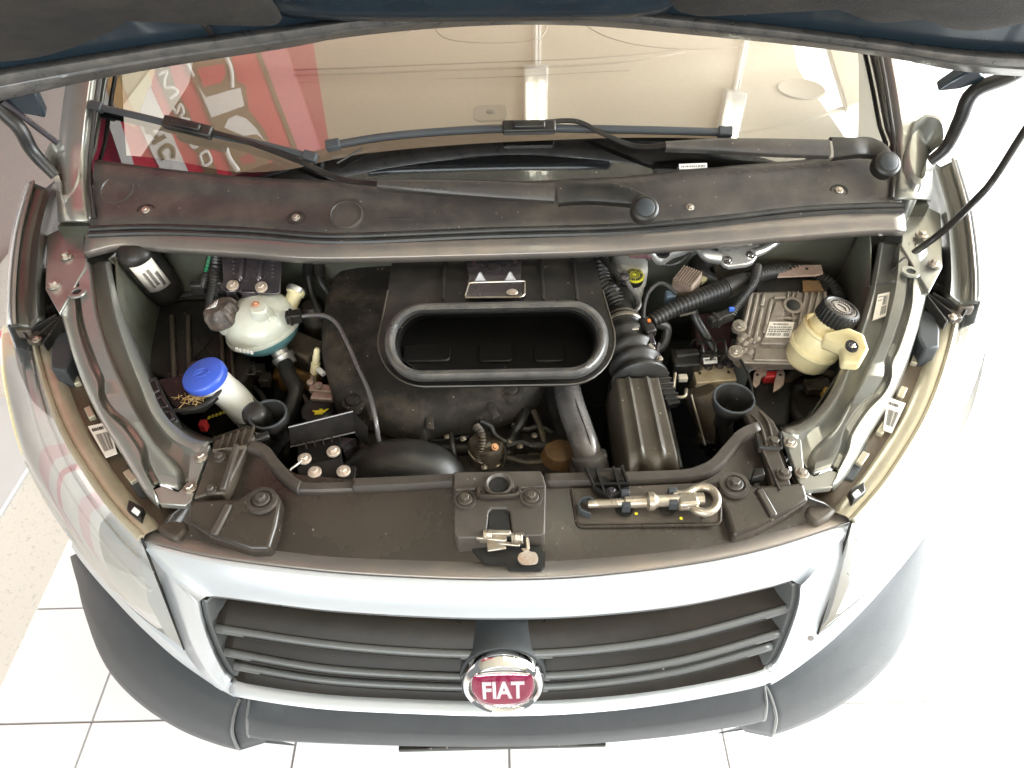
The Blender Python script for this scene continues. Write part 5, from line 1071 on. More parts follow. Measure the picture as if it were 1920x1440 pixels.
lm = thing('wiring_loom', 'grey wiring loom with green striped sleeve beside the ribbed bracket plate', 'wiring', P(405, 540, .93))
for pts, r_, m in (([(408, 470, 1.04), (405, 505, 1.02), (402, 540, .98), (395, 575, .93)], .012, 'rubber'), ([(395, 478, 1.03), (388, 510, 1.01), (380, 540, .97)], .008, 'rubber')):
    q, r = corr(spl([P(*p) for p in pts], 20), r_, .0012, .006); g = G(); g.tube(q, r, 10); g.build('sleeve', m, lm)
g = G()
for k in range(12): p = P(396 - k * .7, 479 + k * 2.6, 1.04 - k * .0013); g.box(p + V((0, -.007, .004)), (.007, .0009, .001))
g.build('green_stripes', 'green_wire', lm)
g = G(); g.box(P(372, 540, .97), (.03, .02, .03)); g.box(P(412, 535, .985), (.022, .02, .03)); g.build('connector', 'rubber', lm, bevel=.004)
g = G(); g.lathe(P(368, 545, .955), UPV, [(0, .010), (.012, .010), (.014, .006)], 16); g.build('brass_fitting', 'amber_plug', lm)
# fuel lines
for i, (pts, lab) in enumerate((([(578, 490, 1.0), (578, 520, .98), (585, 555, .95), (605, 600, .92)], 'black fuel line with white collar'), ([(597, 495, .99), (600, 525, .97), (615, 548, .95), (640, 580, .93)], 'black fuel line with dark collar'))):
    t = thing('fuel_line', lab + ' dropping behind the foam engine cover', 'fuel line', P(*pts[-1]), 'fuel lines behind the foam cover')
    q = se([P(*p) for p in pts], 24); g = G(); g.tube(q, .0075, 10); g.build('pipe', 'rubber', t)
    g = G(); g.tube(evenly([q[1], q[6]], 4), .012, 12); g.build('coupling', 'black_plastic', t)
    g = G(); g.lathe(q[1], q[0] - q[1], [(0, .0125), (.004, .0125), (.005, .005), (.02, .004)], 16); g.build('collar', 'white_print' if i == 0 else 'engine_cast', t)
# cream injector plug
t = thing('sensor_plug', 'cream and white sensor plug standing beside the foam engine cover', 'connector', P(592, 700, .88))
g = G(); g.lathe(P(590, 700, .885), P(594, 660, .93) - P(590, 700, .885), [(-.02, .005), (0, .005), (.002, .0095), (.024, .0095), (.025, .007), (.032, .0075), (.04, .0075), (.042, .0065), (.052, .0065), (.058, .004)], 14); g.build('plug_body', 'cream_connector', t, smooth=30)
g = G(); bar(g, P(596, 692, .90), P(608, 702, .90), .010, .010); g.build('white_clip', 'white_print', t, bevel=.002)
g = G(); bar(g, P(586, 704, .88), P(583, 728, .89), .006, .006); g.build('stem', 'steel_tab', t)

# washer filler
ws_ = thing('washer_filler', 'white washer fluid filler neck with bright blue cap', 'washer bottle', P(450, 790, .80))
wc = P(384, 706, .985); wa = (V((-.20, -.10, 1))).normalized()
g = G(); g.lathe(wc, wa, [(-.008, .041), (.003, .0415), (.008, .040), (.010, .037), (.0105, .001)], 48); bc_ = g.build('blue_cap', 'blue_cap', ws_)
g = G(); cc = wc + wa * .0108; u = (V((1, 0, 0)) - wa * wa.x).normalized(); w2 = wa.cross(u)
cr = lambda x, y: cc + u * x + w2 * y
g.tube([cr(.014 * math.cos(a * math.pi / 12), .010 + .0 + .009 * math.sin(a * math.pi / 12) - .008) for a in range(24)], .0009, 6, closed=True)
g.tube(evenly([cr(-.016, -.004), cr(0, .006), cr(.016, -.004)], 8), .0009, 6); g.tube(evenly([cr(-.012, -.008), cr(.012, -.008)], 6), .0009, 6); g.tube(evenly([cr(0, .004), cr(.002, .014)], 4), .0009, 6)
g.build('wash_symbol', 'blue_cap', bc_)
g = G(); g.lathe(wc - wa * .001, wa, [(-.024, .032), (-.020, .036), (-.006, .0385)], 40); g.build('neck_ring', 'white_print', ws_)
n0 = wc - wa * .018; g = G(); g.tube(se([n0, P(425, 735, .94), P(450, 760, .90), P(472, 790, .84), P(480, 830, .76)], 24), [.033] * 3 + [.030] * 9 + [.028] * 12, 28); g.build('neck_tube', 'white_plastic', ws_, smooth=60)
g = G(); g.lathe(P(450, 820, .66), UPV, [(0, .06), (.10, .062), (.13, .05), (.145, .03)], 28); g.build('bottle', 'yellow_plastic', ws_)
g = G(); g.tube([P(457, 764, .895) + V((.029 * math.cos(a * .3) * .9, -.004 + .02 * math.sin(a * .3), .024 * math.sin(a * .3))) for a in range(21)], .0025, 6, closed=True); g.build('neck_strap', 'black_plastic', ws_)
wb = thing('washer_bracket', 'black plastic bracket clipped to the wing holding the blue-capped filler', 'bracket', P(320, 745, .95))
q = [P(a, b, .966) for a, b in ((292, 712), (325, 706), (345, 700), (352, 678), (395, 672), (425, 690), (428, 718), (405, 742), (380, 765), (335, 770), (322, 760))]; g = G(); g.prism(q, .014); g.build('collar_plate', 'black_plastic', wb, bevel=.003)
q = [P(a, b, .985) for a, b in ((258, 722), (292, 704), (306, 735), (334, 785), (332, 790), (300, 800), (292, 785), (276, 750))]; g = G(); g.prism(q, .03); g.build('clip_frame', 'black_plastic', wb, bevel=.003)
for pts in ([(272, 720), (290, 712), (298, 732), (280, 742)], [(284, 752), (302, 744), (314, 762), (296, 766)], [(298, 772), (318, 772), (326, 786), (304, 792)]):
    g = G(); g.prism([P(a, b, .9865) for a, b in pts], .004); g.build('opening', 'deep_black', wb); q = [P(a, b, .9875) for a, b in pts]; g = G(); g.tube(evenly(q + [q[0]], 30), .0022, 6); g.build('opening_rim', 'plate_dark', wb)
g = G(); q = [P(a, b, .969) for a, b in ((325, 770), (360, 767), (388, 757), (408, 738), (425, 715))]; g.tube(se(q, 20), .004, 8); g.build('edge_bead', 'rubber', wb)
g = G(); rn = random.Random(2)
for k in range(46):
    p = P(rn.gauss(362, 12), rn.gauss(746, 6), .970 + rn.random() * .004); a = rn.uniform(0, 6.3); d = V((math.cos(a), math.sin(a), rn.uniform(-.1, .25))) * rn.uniform(.003, .010); g.tube([p - d, p + d], .0007, 4)
tag(g.build('dry_grass', 'debris', None), 'small heap of dry grass lying on the washer filler bracket', 'debris')['kind'] = 'stuff'

# 4-bolt black bracket
b4 = thing('support_bracket', 'black sheet steel bracket with four rusty pale bolts behind the slam panel', 'bracket', P(610, 860, .92))
q = [P(a, b, z) for a, b, z in ((541, 801, .975), (662, 771, .985), (666, 810, .955), (545, 838, .945))]; g = G(); g.prism(q, V((0, .004, -.003))); g.build('upper_wing', 'bracket_black', b4, bevel=.001)
q = [P(a, b, z) for a, b, z in ((662, 771, .985), (690, 800, .975), (692, 838, .92), (666, 812, .955))]; g = G(); g.prism(q, V((-.003, 0, -.003))); g.build('side_wing', 'bracket_black', b4, bevel=.001)
q = [P(a, b, z) for a, b, z in ((558, 836, .950), (638, 818, .955), (640, 858, .975), (556, 876, .972))]; g = G(); g.prism(q, .006); g.build('upper_plate', 'bracket_black', b4, bevel=.002)
q = [P(a, b, 0.982) for a, b in ((556, 874), (640, 856), (645, 872), (668, 874), (664, 902), (562, 902))]; g = G(); g.prism(q, .006); g.build('lower_plate', 'bracket_black', b4, bevel=.002)
for e0, e1 in ((((541, 801, .977), (662, 771, .987))), (((545, 838, .948), (666, 810, .958)))):
    g = G(); g.tube(evenly([P(*e0), P(*e1)], 6), .0016, 6); g.build('bright_edge', 'grey_pipe', b4)
for a in (574, 590, 606, 622): g = G(); bar(g, P(a, 834 - (a - 558) * .22, .955), P(a + 1, 844 - (a - 558) * .22, .958), .0025, .006); g.build('rib', 'plate_dark', b4)
for a, b in ((571, 860), (625, 846), (590, 885), (644, 883)):
    bolt(P(a, b, .988), .0112, b4, 'washer_pale')
g = G(); g.tube(se([P(566, 864, .99), P(556, 872, .986), P(545, 880, .982), P(543, 886, .98)], 10), .0016, 6); g.build('wire', 'white_print', b4)
g = G(); g.prism([P(a, b, .93) for a, b in ((640, 820), (665, 822), (640, 836))], .03); g.prism([P(a, b, .92) for a, b in ((642, 832), (662, 836), (645, 848))], .03); g.build('gusset', 'plate_dark', b4)

# big elbow hose
g = G(); ep = se([P(655, 960, .80), P(690, 892, .875), P(755, 872, .900), P(820, 892, .875), P(848, 960, .80)], 30); g.tube(ep, .048, 24); 
tag(g.build('intercooler_hose', 'rubber', None), 'wide black elbow hose bulging up behind the slam panel', 'hose')
# lens of the left and right rubber ducts
def snork(rim_px, rim_r, rx, base, label, arm=None):
    t = thing('air_snorkel', label, 'air duct', P(base[0], base[1], base[2]))
    c = P(rim_px[0], rim_px[1], .985); ax = (c - P(base[0], base[1], base[2])).normalized(); ax = V((rx, -.12, 1)).normalized()
    g = G(); g.lathe(c - ax * .10, ax, [(.02, rim_r * .45), (.045, rim_r * .50), (.062, rim_r * .62), (.075, rim_r * .88), (.085, rim_r * .98), (.10, rim_r), (.102, rim_r * .95), (.096, rim_r * .90), (.07, rim_r * .72), (.04, rim_r * .4)], 36, cap=False, sx=1.1); g.build('rubber_cup', 'rubber', t, smooth=60)
    g = G(); g.lathe(c - ax * .062, ax, [(0, rim_r * .45), (.002, rim_r * .45)], 24); g.build('cup_floor', 'deep_black', t)
    g = G(); g.tube(se([c - ax * .07, P(base[0], base[1], base[2]), P(base[0] - 10, base[1] + 20, base[2] - .12)], 16), rim_r * .5, 20); g.build('duct', 'rubber', t)
    g = G(); u = (V((1, 0, 0)) - ax * ax.x).normalized(); w2 = ax.cross(u); g.tube([c + ax * .001 + (u * 1.1 * math.cos(a * .2618 * 1) + w2 * math.sin(a * .2618)) * rim_r * .97 for a in range(24)], .0022, 6, closed=True); g.build('rim_bead', 'bumper_plastic', t)
    return t
sl = snork((502, 777), .031, -.05, (505, 850, .86), 'black rubber air snorkel cup between washer neck and the four-bolt bracket')
g = G(); g.lathe(P(478, 775, .975), V((-.2, -.1, 1)), [(-.03, .022), (.0, .024), (.010, .020), (.014, .010), (.0145, .001)], 24); g.build('side_bulge', 'rubber', sl, smooth=70)
A = P(440, 838, .985); B = P(505, 815, .985); g = G(); bar(g, A, B, .014, .010); g.build('strap', 'rubber', sl, bevel=.003)
sr = snork((1376, 747), .0335, .05, (1358, 830, .84), 'black rubber air snorkel cup on a grey ribbed arm beside the brake pipes')
q = [P(a, b, z) for a, b, z in ((1392, 772, .972), (1415, 755, .975), (1452, 790, .99), (1466, 820, .996), (1464, 842, 1.0), (1424, 840, 1.0), (1416, 812, .992))]; g = G(); g.prism(q, .014); am = g.build('support_arm', 'slam_grey', sr, bevel=.003)
for d in (0, 14):
    g = G(); g.tube(se([P(1408 + d, 778 - d * .5, .977), P(1424 + d, 795 - d * .4, .990), P(1432 + d * 1.0, 815, .997), P(1437 + d, 838, 1.001)], 14), .0028, 8); g.build('rib', 'slam_plastic', sr)
g = G(); q = [P(a, b, 1.001) for a, b in ((1418, 812), (1424, 838), (1465, 840), (1462, 812))]; g.tube(evenly(q, 30), .003, 6); g.build('foot_rim', 'black_plastic', sr)
# ---- right half of the bay
t = thing('intake_pipe', 'smooth grey moulded intake pipe running forward from the oval duct', 'pipe', P(1095, 860, .86))
ip = se([P(1062, 690, .915), P(1064, 730, .935), P(1072, 765, .945), P(1086, 805, .94), P(1098, 840, .935), P(1106, 872, .91)], 36)
g = G(); g.tube(ip, .0255, 22); g.build('pipe_body', 'grey_pipe', t, smooth=70)
g = G(); g.tube([p + V((.006, -.006, .0243)) for p in ip[:-2]], .0012, 6); g.build('mould_seam', 'black_plastic', t)
g = G(); g.lathe(ip[-1] + V((0, 0, .012)), ip[-4] - ip[-1], [(-.02, .030), (0, .031), (.006, .032), (.012, .031), (.014, .026)], 28); g.build('collar', 'grey_pipe', t)
g = G(); g.box(P(1104, 888, .885), (.07, .03, .05)); g.build('foot', 'slam_grey', t, bevel=.006)
g = G(); g.lathe(P(1048, 885, .82), UPV, [(0, .038), (.05, .037), (.068, .028), (.074, .01)], 28); tag(g.build('resonator_dome', 'rust_brown', None), 'brown rounded dome beside the foot of the grey intake pipe', 'resonator')
g = G(); g.tube(se([P(1035, 700, .90), P(1042, 760, .885), P(1055, 830, .87), P(1075, 880, .85)], 20), .020, 14); tag(g.build('turbo_hose', 'rubber', None), 'dull black hose running just under the grey intake pipe', 'hose')

# air filter box
af = thing('air_filter_box', 'dusty grey-brown air filter box with two long ribs and wavy front edge', 'air filter', P(1215, 800, .62))
rows_ = []
for k in range(15):
    s_ = k / 14; L0 = P(1152 + (1176 - 1152) * s_, 710 + (872 - 710) * s_, .975 - .006 * s_); R0_ = P(1238 + (1278 - 1238) * s_, 708 + (872 - 708) * s_, .975 - .006 * s_)
    rw_ = []
    for i in range(37):
        u = i / 36; x = L0.lerp(R0_, u)
        h = -.010 * (max(0, abs(u - .5) - .44) / .06) ** 2
        for cc_ in (.30, .70):
            e_ = max(0, 1 - abs(u - cc_) / .055); h += .006 * (e_ ** .6) * (1 if s_ < .86 else 0)
        if k >= 13: h -= .006 * (k - 12) ** 1.6; x = x + V((0, -.007 * math.cos((u - .02) * 4.1 * math.pi) * (k - 12) * .5, 0))
        rw_.append(x + UPV * h)
    rows_.append(rw_)
g = G(); g.loft(rows_); e0 = rows_[-1]; g.loft([e0, [p + V((0, -.002, -.05)) for p in e0]])
for idx in (0, -1):
    col = [r[idx] for r in rows_]; g.loft([col, [p + V((-.012 if idx == 0 else .012, 0, -.06)) for p in col]])
g.loft([rows_[0], [p + V((0, .004, -.06)) for p in rows_[0]]])
g.build('lid', 'filter_lid', af, smooth=60)
q = [P(a, b, .925) for a, b in ((1140, 712), (1245, 710), (1284, 878), (1165, 884))]; g = G(); g.prism(q, .25); g.build('lower_case', 'black_plastic', af, bevel=.006)
for k in range(5): p = P(1182 + k * 22, 884, .92); g = G(); g.box(p + V((0, .002, -.02)), (.004, .012, .05)); g.build('case_rib', 'black_plastic', af)
A, B = P(1236, 702, .955), P(1262, 762, .935); g = G(); bar(g, A, B, .024, .020); 
for k in range(6): p = A.lerp(B, .1 + k * .16); g.box(p + UPV * .010, (.030, .004, .008))
g.build('side_clip', 'black_plastic', af, bevel=.002)
g = G(); A, B = P(1226, 690, .985), P(1236, 645, .985); g.tube(evenly([A, B], 5), .004, 6); g.lathe(P(1229, 682, .985), UPV, [(-.01, .008), (.006, .008), (.008, .005)], 10); g.build('clip_post', 'plate_dark', af)
bolt(P(1237, 672, .99), .006, af, 'zinc')
g = G(); 
for (a, b), r_ in (((1200, 735), 0), ): 
    pass
# bellows + mass air flow hose
t = thing('air_bellows', 'black ribbed rubber air bellows with steel clamp feeding the filter box', 'air hose', P(1190, 690, .90))
q = spl([P(1160, 560, .96), P(1166, 600, .965), P(1176, 640, .965), P(1190, 680, .96), P(1200, 715, .955)], 80); q = evenly(q, 90)
def br_(i):
    s_ = i / 89
    if s_ < .36: return .035
    if s_ < .44: return .040
    if s_ < .52: return .037
    return .040 + .010 * (s_ - .5) * 2 + .005 * math.sin((s_ - .52) / .48 * 2 * math.pi * 3.4)
g = G(); g.tube(q, [br_(i) for i in range(90)], 28); g.build('bellows', 'rubber', t, smooth=70)
for k, r_ in ((30, .0375), (35, .041)):
    g = G(); d = (q[k + 1] - q[k]).normalized(); g.lathe(q[k], d, [(0, r_), (.002, r_ + .0012), (.009, r_ + .0012), (.011, r_)], 32, cap=False); g.build('hose_clamp', 'zinc_gold' if k == 30 else 'zinc', t)
g = G(); c = P(1190, 617, 1.0); g.box(c, (.014, .012, .010)); g.build('clamp_screw', 'zinc', t, bevel=.002)
# side corrugated hose
q, r = corr(spl([P(1124, 490, 1.0), P(1130, 530, .985), P(1150, 560, .98), P(1163, 588, .975)], 20), .021, .0035, .0105, 6); g = G(); g.tube(q, r, 20); tag(g.build('breather_hose', 'rubber', None, smooth=70), 'fat black corrugated breather hose beside the oval intake duct', 'hose')
# brake fluid reservoir
t = thing('brake_reservoir', 'milky white brake fluid reservoir with yellow and black printed cap', 'reservoir', P(1190, 540, .90))
q = [P(a, b, 1.005) for a, b in ((1146, 466), (1216, 466), (1216, 500), (1206, 512), (1190, 505), (1160, 500))]; g = G(); g.prism(q, .06); g.build('tank', 'white_plastic', t, bevel=.012, seg=4)
rc = P(1190, 517, 1.012); rax = V((.03, -.18, 1)).normalized()
g = G(); g.lathe(rc - rax * .045, rax, [(0, .016), (.03, .018)], 24); g.lathe(P(1190, 548, .955), UPV, [(-.03, .014), (.0, .018), (.03, .019)], 24); g.build('neck', 'white_plastic', t)
g = G(); g.lathe(rc - rax * .016, rax, [(0, .0195), (.012, .020), (.015, .0185)], 32); g.build('cap_skirt', 'black_plastic', t)
g = G(); g.lathe(rc - rax * .001, rax, [(0, .0195), (.003, .019), (.0035, .001)], 32); cpy = g.build('cap_top', 'yellow_cap', t)
g = G(); u = V((1, 0, 0)); w2 = rax.cross(u).normalized(); pr = lambda r_, a: rc + rax * .0031 + (u * math.cos(a) + w2 * math.sin(a)) * r_
for r_, wd in ((.0078, .0012), (.0050, .0008)): g.tube([pr(r_, k * math.pi / 12) for k in range(24)], wd * .6, 5, closed=True)
for k in range(22):
    a = k * 2 * math.pi / 22; bar(g, pr(.0105, a), pr(.0168, a), .0019 if k % 3 else .0035, .0006)
g.tube([pr(.0172, k * math.pi / 16) for k in range(9, 22)], .0005, 5)
g.build('cap_print', 'ink', cpy)
g = G(); g.lathe(P(1177, 566, .955), V((0, -.3, 1)), [(-.03, .020), (0, .0225), (.004, .020), (.005, .001)], 28); g.build('float_chamber', 'white_plastic', t)
t = thing('metal_vacuum_pipe', 'bent bright metal pipe with ball end looping below the yellow reservoir cap', 'pipe', P(1150, 592, .95))
g = G(); g.tube(se([P(1172, 522, 1.02), P(1182, 540, 1.01), P(1195, 558, 1.0), P(1199, 572, .995), P(1190, 584, .99), P(1170, 589, .985), P(1142, 591, .98)], 36), .0048, 10); g.build('pipe_run', 'grey_pipe', t)
g = G(); g.lathe(P(1170, 521, 1.02), V((0, -.4, 1)), [(-.012, .006), (-.008, .011), (0, .0125), (.008, .010), (.011, .004)], 20); g.build('ball_end', 'plate_dark', t)
g = G(); g.tube(se([P(1125, 480, 1.03), P(1140, 497, 1.03), P(1158, 515, 1.025), P(1168, 524, 1.02)], 16), .006, 8); tag(g.build('vacuum_hose', 'rubber', None), 'slim black vacuum hose running from the duct corner to the ball-ended pipe', 'hose')
# sensor wire + connector
t = thing('sensor_lead', 'thin black arched lead ending in a shiny plug on the ribbed bellows', 'wiring', P(1215, 640, .97))
g = G(); g.tube(se([P(1206, 598, 1.01), P(1208, 572, 1.02), P(1216, 548, 1.03), P(1234, 532, 1.035), P(1252, 536, 1.03), P(1268, 552, 1.02)], 30), .0042, 8); g.build('lead', 'rubber', t)
A, B = P(1204, 600, 1.0), P(1222, 628, .995); g = G(); bar(g, A, B, .022, .022); g.build('plug', 'black_plastic', t, bevel=.004)
A, B = P(1217, 628, .995), P(1224, 650, .99); g = G(); bar(g, A, B, .013, .014); g.build('sensor_body', 'plate_dark', t, bevel=.003); g = G(); bar(g, P(1216, 646, 1.0), P(1226, 656, .995), .008, .006); g.build('bright_clip', 'zinc', t, bevel=.001)
g = G(); g.box(P(1217, 601, 1.013), (.006, .006, .003)); g.build('orange_mark', 'orange_plastic', t)

# air-conditioning plate, pipes and bracket under the crossmember
t = thing('air_conditioning_pipes', 'bare aluminium pipes and rounded block plate with two rivets under the crossmember', 'pipework', P(1385, 480, 1.0))
q = spl([P(a, b, z) for a, b, z in ((1343, 452, 1.06), (1347, 480, 1.045), (1356, 493, 1.04), (1372, 498, 1.038), (1400, 494, 1.038), (1418, 484, 1.042), (1423, 468, 1.05), (1422, 444, 1.06))], 36); q = [P(a, b, z) for a, b, z in ((1343, 448, 1.062), (1346, 476, 1.047), (1350, 487, 1.043), (1358, 495, 1.04), (1368, 499, 1.038), (1400, 495, 1.038), (1412, 490, 1.040), (1420, 480, 1.044), (1424, 466, 1.052), (1423, 440, 1.062))]; g = G(); g.prism(q, .010); bp_ = g.build('block_plate', 'aluminium', t, bevel=.002)
for a, b in ((1364, 487), (1407, 478)): 
    g = G(); c = P(a, b, 1.046); g.lathe(c, V((0, -.25, 1)), [(-.002, .010), (.001, .0095), (.001, .006), (.004, .0045), (.005, .002)], 20); g.build('rivet', 'chrome', bp_)
for a, b in ((1365, 471), (1382, 468), (1399, 463)): g = G(); g.box(P(a, b, 1.055), (.007, .003, .001)); g.build('stamp', 'ink_grey', bp_)
g = G(); g.tube(se([P(1300, 440, 1.05), P(1314, 462, 1.05), P(1326, 478, 1.045), P(1350, 484, 1.04)], 20), .0135, 16); g.build('pipe', 'aluminium', t)
g = G(); g.tube(se([P(1412, 476, 1.045), P(1435, 466, 1.045), P(1460, 448, 1.05), P(1475, 430, 1.05)], 20), .0095, 16); g.build('pipe', 'aluminium', t)
g = G(); g.tube(se([P(1330, 482, 1.0), P(1310, 497, .99), P(1316, 520, .98), P(1340, 535, .96)], 20), .022, 16); tag(g.build('heater_hose', 'rubber', None), 'thick matt black heater hose below the aluminium pipe bend', 'hose')
g = G(); g.lathe(P(1376, 512, .975), V((0, -.2, 1)), [(0, .046), (.014, .046), (.016, .042)], 32); tag(g.build('valve_flange', 'engine_cast', None), 'round brownish flange just below the riveted aluminium plate', 'flange')
t = thing('wiper_motor_bracket', 'cast aluminium bracket with dark round hole under the crossmember', 'bracket', P(1245, 478, 1.0))
q = [P(a, b, z) for a, b, z in ((1212, 462, 1.06), (1232, 486, 1.035), (1240, 489, 1.033), (1248, 486, 1.035), (1262, 476, 1.045), (1300, 464, 1.055), (1315, 452, 1.06), (1230, 452, 1.062))]; g = G(); g.prism(q, .016); g.build('bracket_body', 'aluminium', t, bevel=.004)
g = G(); c = P(1243, 474, 1.049); g.lathe(c, V((0, -.3, 1)), [(0, .0145), (.004, .0135), (.004, .010), (.0, .009)], 24); g.build('bush', 'plate_dark', t)
g = G(); g.lathe(c, V((0, -.3, 1)), [(0, .0075), (.0052, .0075)], 16); g.build('bush_hole', 'deep_black', t)
g = G(); bar(g, P(1180, 476, 1.04), P(1212, 478, 1.04), .014, .012); bar(g, P(1206, 476, 1.04), P(1222, 482, 1.035), .011, .010); g.build('motor_plug', 'purple_connector', t, bevel=.002)
g = G(); g.tube(se([P(1222, 482, 1.03), P(1250, 496, 1.02), P(1275, 490, 1.03), P(1298, 468, 1.045)], 16), .004, 8); g.build('motor_lead', 'rubber', t)
# ribbed brown connector
t = thing('harness_connector', 'dusty brown ribbed harness connector above the thick loom', 'connector', P(1290, 545, .97))
A, B = P(1272, 552, 1.0), P(1300, 516, 1.01); d = (B - A).normalized(); s_ = UPV.cross(d).normalized(); cc_ = (A + B) / 2
g = G(); g.box(cc_, (.045, .045, .04), (d, s_, UPV)); g.build('housing', 'brown_connector', t, bevel=.003)
for k in range(8): g = G(); g.box(cc_ + s_ * (-.019 + k * .0054) + UPV * .021, (.046, .0026, .006), (d, s_, UPV)); g.build('rib', 'brown_connector', t)
g = G(); g.box(cc_ + s_ * .0235 + UPV * .004, (.022, .001, .012), (d, s_, UPV)); g.build('tag', 'ink_grey', t)
g = G(); g.box(P(1256, 560, .99), (.02, .02, .03)); g.build('side_plug', 'blue_grey', t, bevel=.003)
g = G(); bar(g, P(1312, 530, .995), P(1322, 522, .995), .01, .008); g.build('yellow_tape', 'cream_connector', t)
# thick loom
t = thing('main_wiring_loom', 'thick black corrugated wiring loom running diagonally to the metal control unit', 'wiring', P(1350, 560, .95))
q, r = corr(spl([P(1222, 602, .985), P(1262, 580, .995), P(1300, 564, 1.0), P(1340, 548, 1.0), P(1362, 540, 1.0)], 40), .0185, .0022, .0085, 6); r = [x * (.72 + .34 * i / len(r)) for i, x in enumerate(r)]; g = G(); g.tube(q, r, 18); g.build('conduit', 'rubber', t, smooth=70)
g = G(); g.tube(se([P(1358, 541, 1.0), P(1376, 534, 1.0), P(1392, 528, 1.0)], 10), [.022] * 10, 18); g.build('tape_wrap', 'engine_dark', t)
q, r = corr(spl([P(1390, 529, 1.0), P(1420, 516, 1.0), P(1450, 509, .995), P(1490, 508, .985), P(1530, 518, .975), P(1560, 540, .965), P(1576, 575, .95), P(1580, 610, .92)], 60), .0155, .0022, .0085, 6); g = G(); g.tube(q, r, 16); g.build('conduit', 'rubber', t, smooth=70)
q, r = corr(spl([P(1420, 500, 1.02), P(1414, 528, 1.02), P(1398, 552, 1.01), P(1380, 575, 1.0), P(1372, 590, .99)], 30), .0085, .0012, .005, 6); g = G(); g.tube(q, r, 12); g.build('thin_conduit', 'rubber', t, smooth=70)
A, B = P(1330, 605, .985), P(1372, 588, .99); g = G(); bar(g, A, B, .020, .020); bar(g, A.lerp(B, .2), A.lerp(B, .4), .026, .024); g.build('plug', 'black_plastic', t, bevel=.003)
g = G(); g.box(P(1372, 580, 1.002), (.010, .008, .006)); g.build('blue_clip', 'blue_clip', t)
g = G(); g.tube(se([P(1222, 606, .975), P(1250, 615, .96), P(1240, 650, .93), P(1210, 660, .92)], 20), .010, 10); g.build('branch', 'rubber', t)
g = G(); g.tube(se([P(1300, 580, .98), P(1306, 600, .96), P(1330, 640, .93), P(1345, 670, .91)], 20), .009, 10); g.build('branch', 'rubber', t)
g = G(); bar(g, P(1275, 592, .985), P(1305, 585, .99), .003, .003); g.build('tie', 'zinc', t)

# engine control unit
ecu = thing('engine_control_unit', 'finned cast aluminium control unit with printed white label and black cap', 'control unit', P(1455, 620, .90))
e0, e1, e2, e3 = P(1403, 547, .985), P(1553, 547, .985), P(1520, 684, .945), P(1372, 680, .945)
EU = lambda u, v, h=0.0: (e0.lerp(e1, u)).lerp(e3.lerp(e2, u), v) + V((0, -.28, 1)).normalized() * h
g = G(); q = [EU(0, 0), EU(1, 0), EU(1, 1), EU(.12, 1.0), EU(.03, .93), EU(0, .88)]; g.prism(q, V((0, .006, -.022))); g.build('case', 'ecu_alu', ecu, bevel=.003)
def fin(u0, v0, u1, v1, wd, h=.006):
    A, B = EU(u0, v0, h * .5), EU(u1, v1, h * .5); g = G(); bar(g, A, B, wd, h, V((0, -.28, 1))); g.build('fin', 'ecu_alu', ecu, bevel=.0025)
for u0, v0, v1 in ((.04, .03, .5), (.12, .04, .66), (.20, .04, .22), (.215, .24, .75), (.31, .12, .60)): fin(u0, v0, u0 + .005, v1, .008)
for u0 in (.72, .80, .88, .96): fin(u0, .02, u0 + .01, .62, .007)
for u0 in (.50, .56, .62): fin(u0, .01, u0, .12, .005)
fin(.33, .10, .48, .10, .008); fin(.42, .38, .68, .40, .007); fin(.60, .3, .66, .46, .006)
for u0, v0 in ((.05, .70), (.11, .74), (.17, .70), (.05, .82), (.12, .84), (.2, .86), (.24, .68), (.08, .64)):
    g = G(); g.lathe(EU(u0, v0, -.002), V((0, -.28, 1)), [(0, .008), (.005, .0075), (.008, .003)], 14); g.build('boss', 'ecu_alu', ecu)
g = G(); g.prism([EU(u, v, .004) for u, v in ((.24, .80), (.95, .80), (.95, .97), (.26, .97))], V((0, .001, -.006))); g.build('connector_hump', 'ecu_alu', ecu, bevel=.004)
g = G(); g.prism([EU(u, v, .005) for u, v in ((.36, .15), (.50, .15), (.52, .42), (.68, .46), (.68, .75), (.30, .75))], V((0, .001, -.007))); g.build('raised_panel', 'ecu_alu', ecu, bevel=.003)
c = EU(.595, .22, .004); ex = V((0, -.28, 1)).normalized(); g = G(); g.lathe(c, ex, [(-.006, .021), (.003, .020), (.003, .014), (.001, .013)], 28); g.build('port_rim', 'ecu_alu', ecu); g = G(); g.lathe(c, ex, [(.0, .0135), (.0035, .0130), (.005, .010), (.0052, .001)], 28); g.build('black_cap', 'deep_black', ecu)
sticker([EU(.35, .46, .0056), EU(.66, .46, .0056), EU(.66, .67, .0056), EU(.34, .67, .0056)], ecu, 'paper', ((.10, .22, 22, .18, .78), (.74, .92, 16, .06, .6), (.74, .92, 6, .68, .92)), ((.32, .07, .06, .94), (.46, .09, .05, .95), (.60, .07, .06, .9)), seed=12)
for a, b in ((1387, 610), (1380, 659)):
    c = P(a, b, .975); g = G(); g.lathe(c, ex, [(-.012, .014), (0, .014), (.001, .011)], 20); g.build('fixing_ear', 'ecu_alu', ecu); bolt(c + ex * .003, .008, ecu, 'zinc', ex)
t = thing('perforated_strip', 'flaking rusty steel strip with three holes behind the aluminium control unit', 'bracket', P(1500, 510, .97))
q = [P(a, b, 1.0) for a, b in ((1458, 519), (1463, 500), (1474, 497), (1540, 496), (1544, 512), (1530, 516))]; g = G(); g.prism(q, .004); g.build('strip', 'rusty_steel', t, bevel=.001)
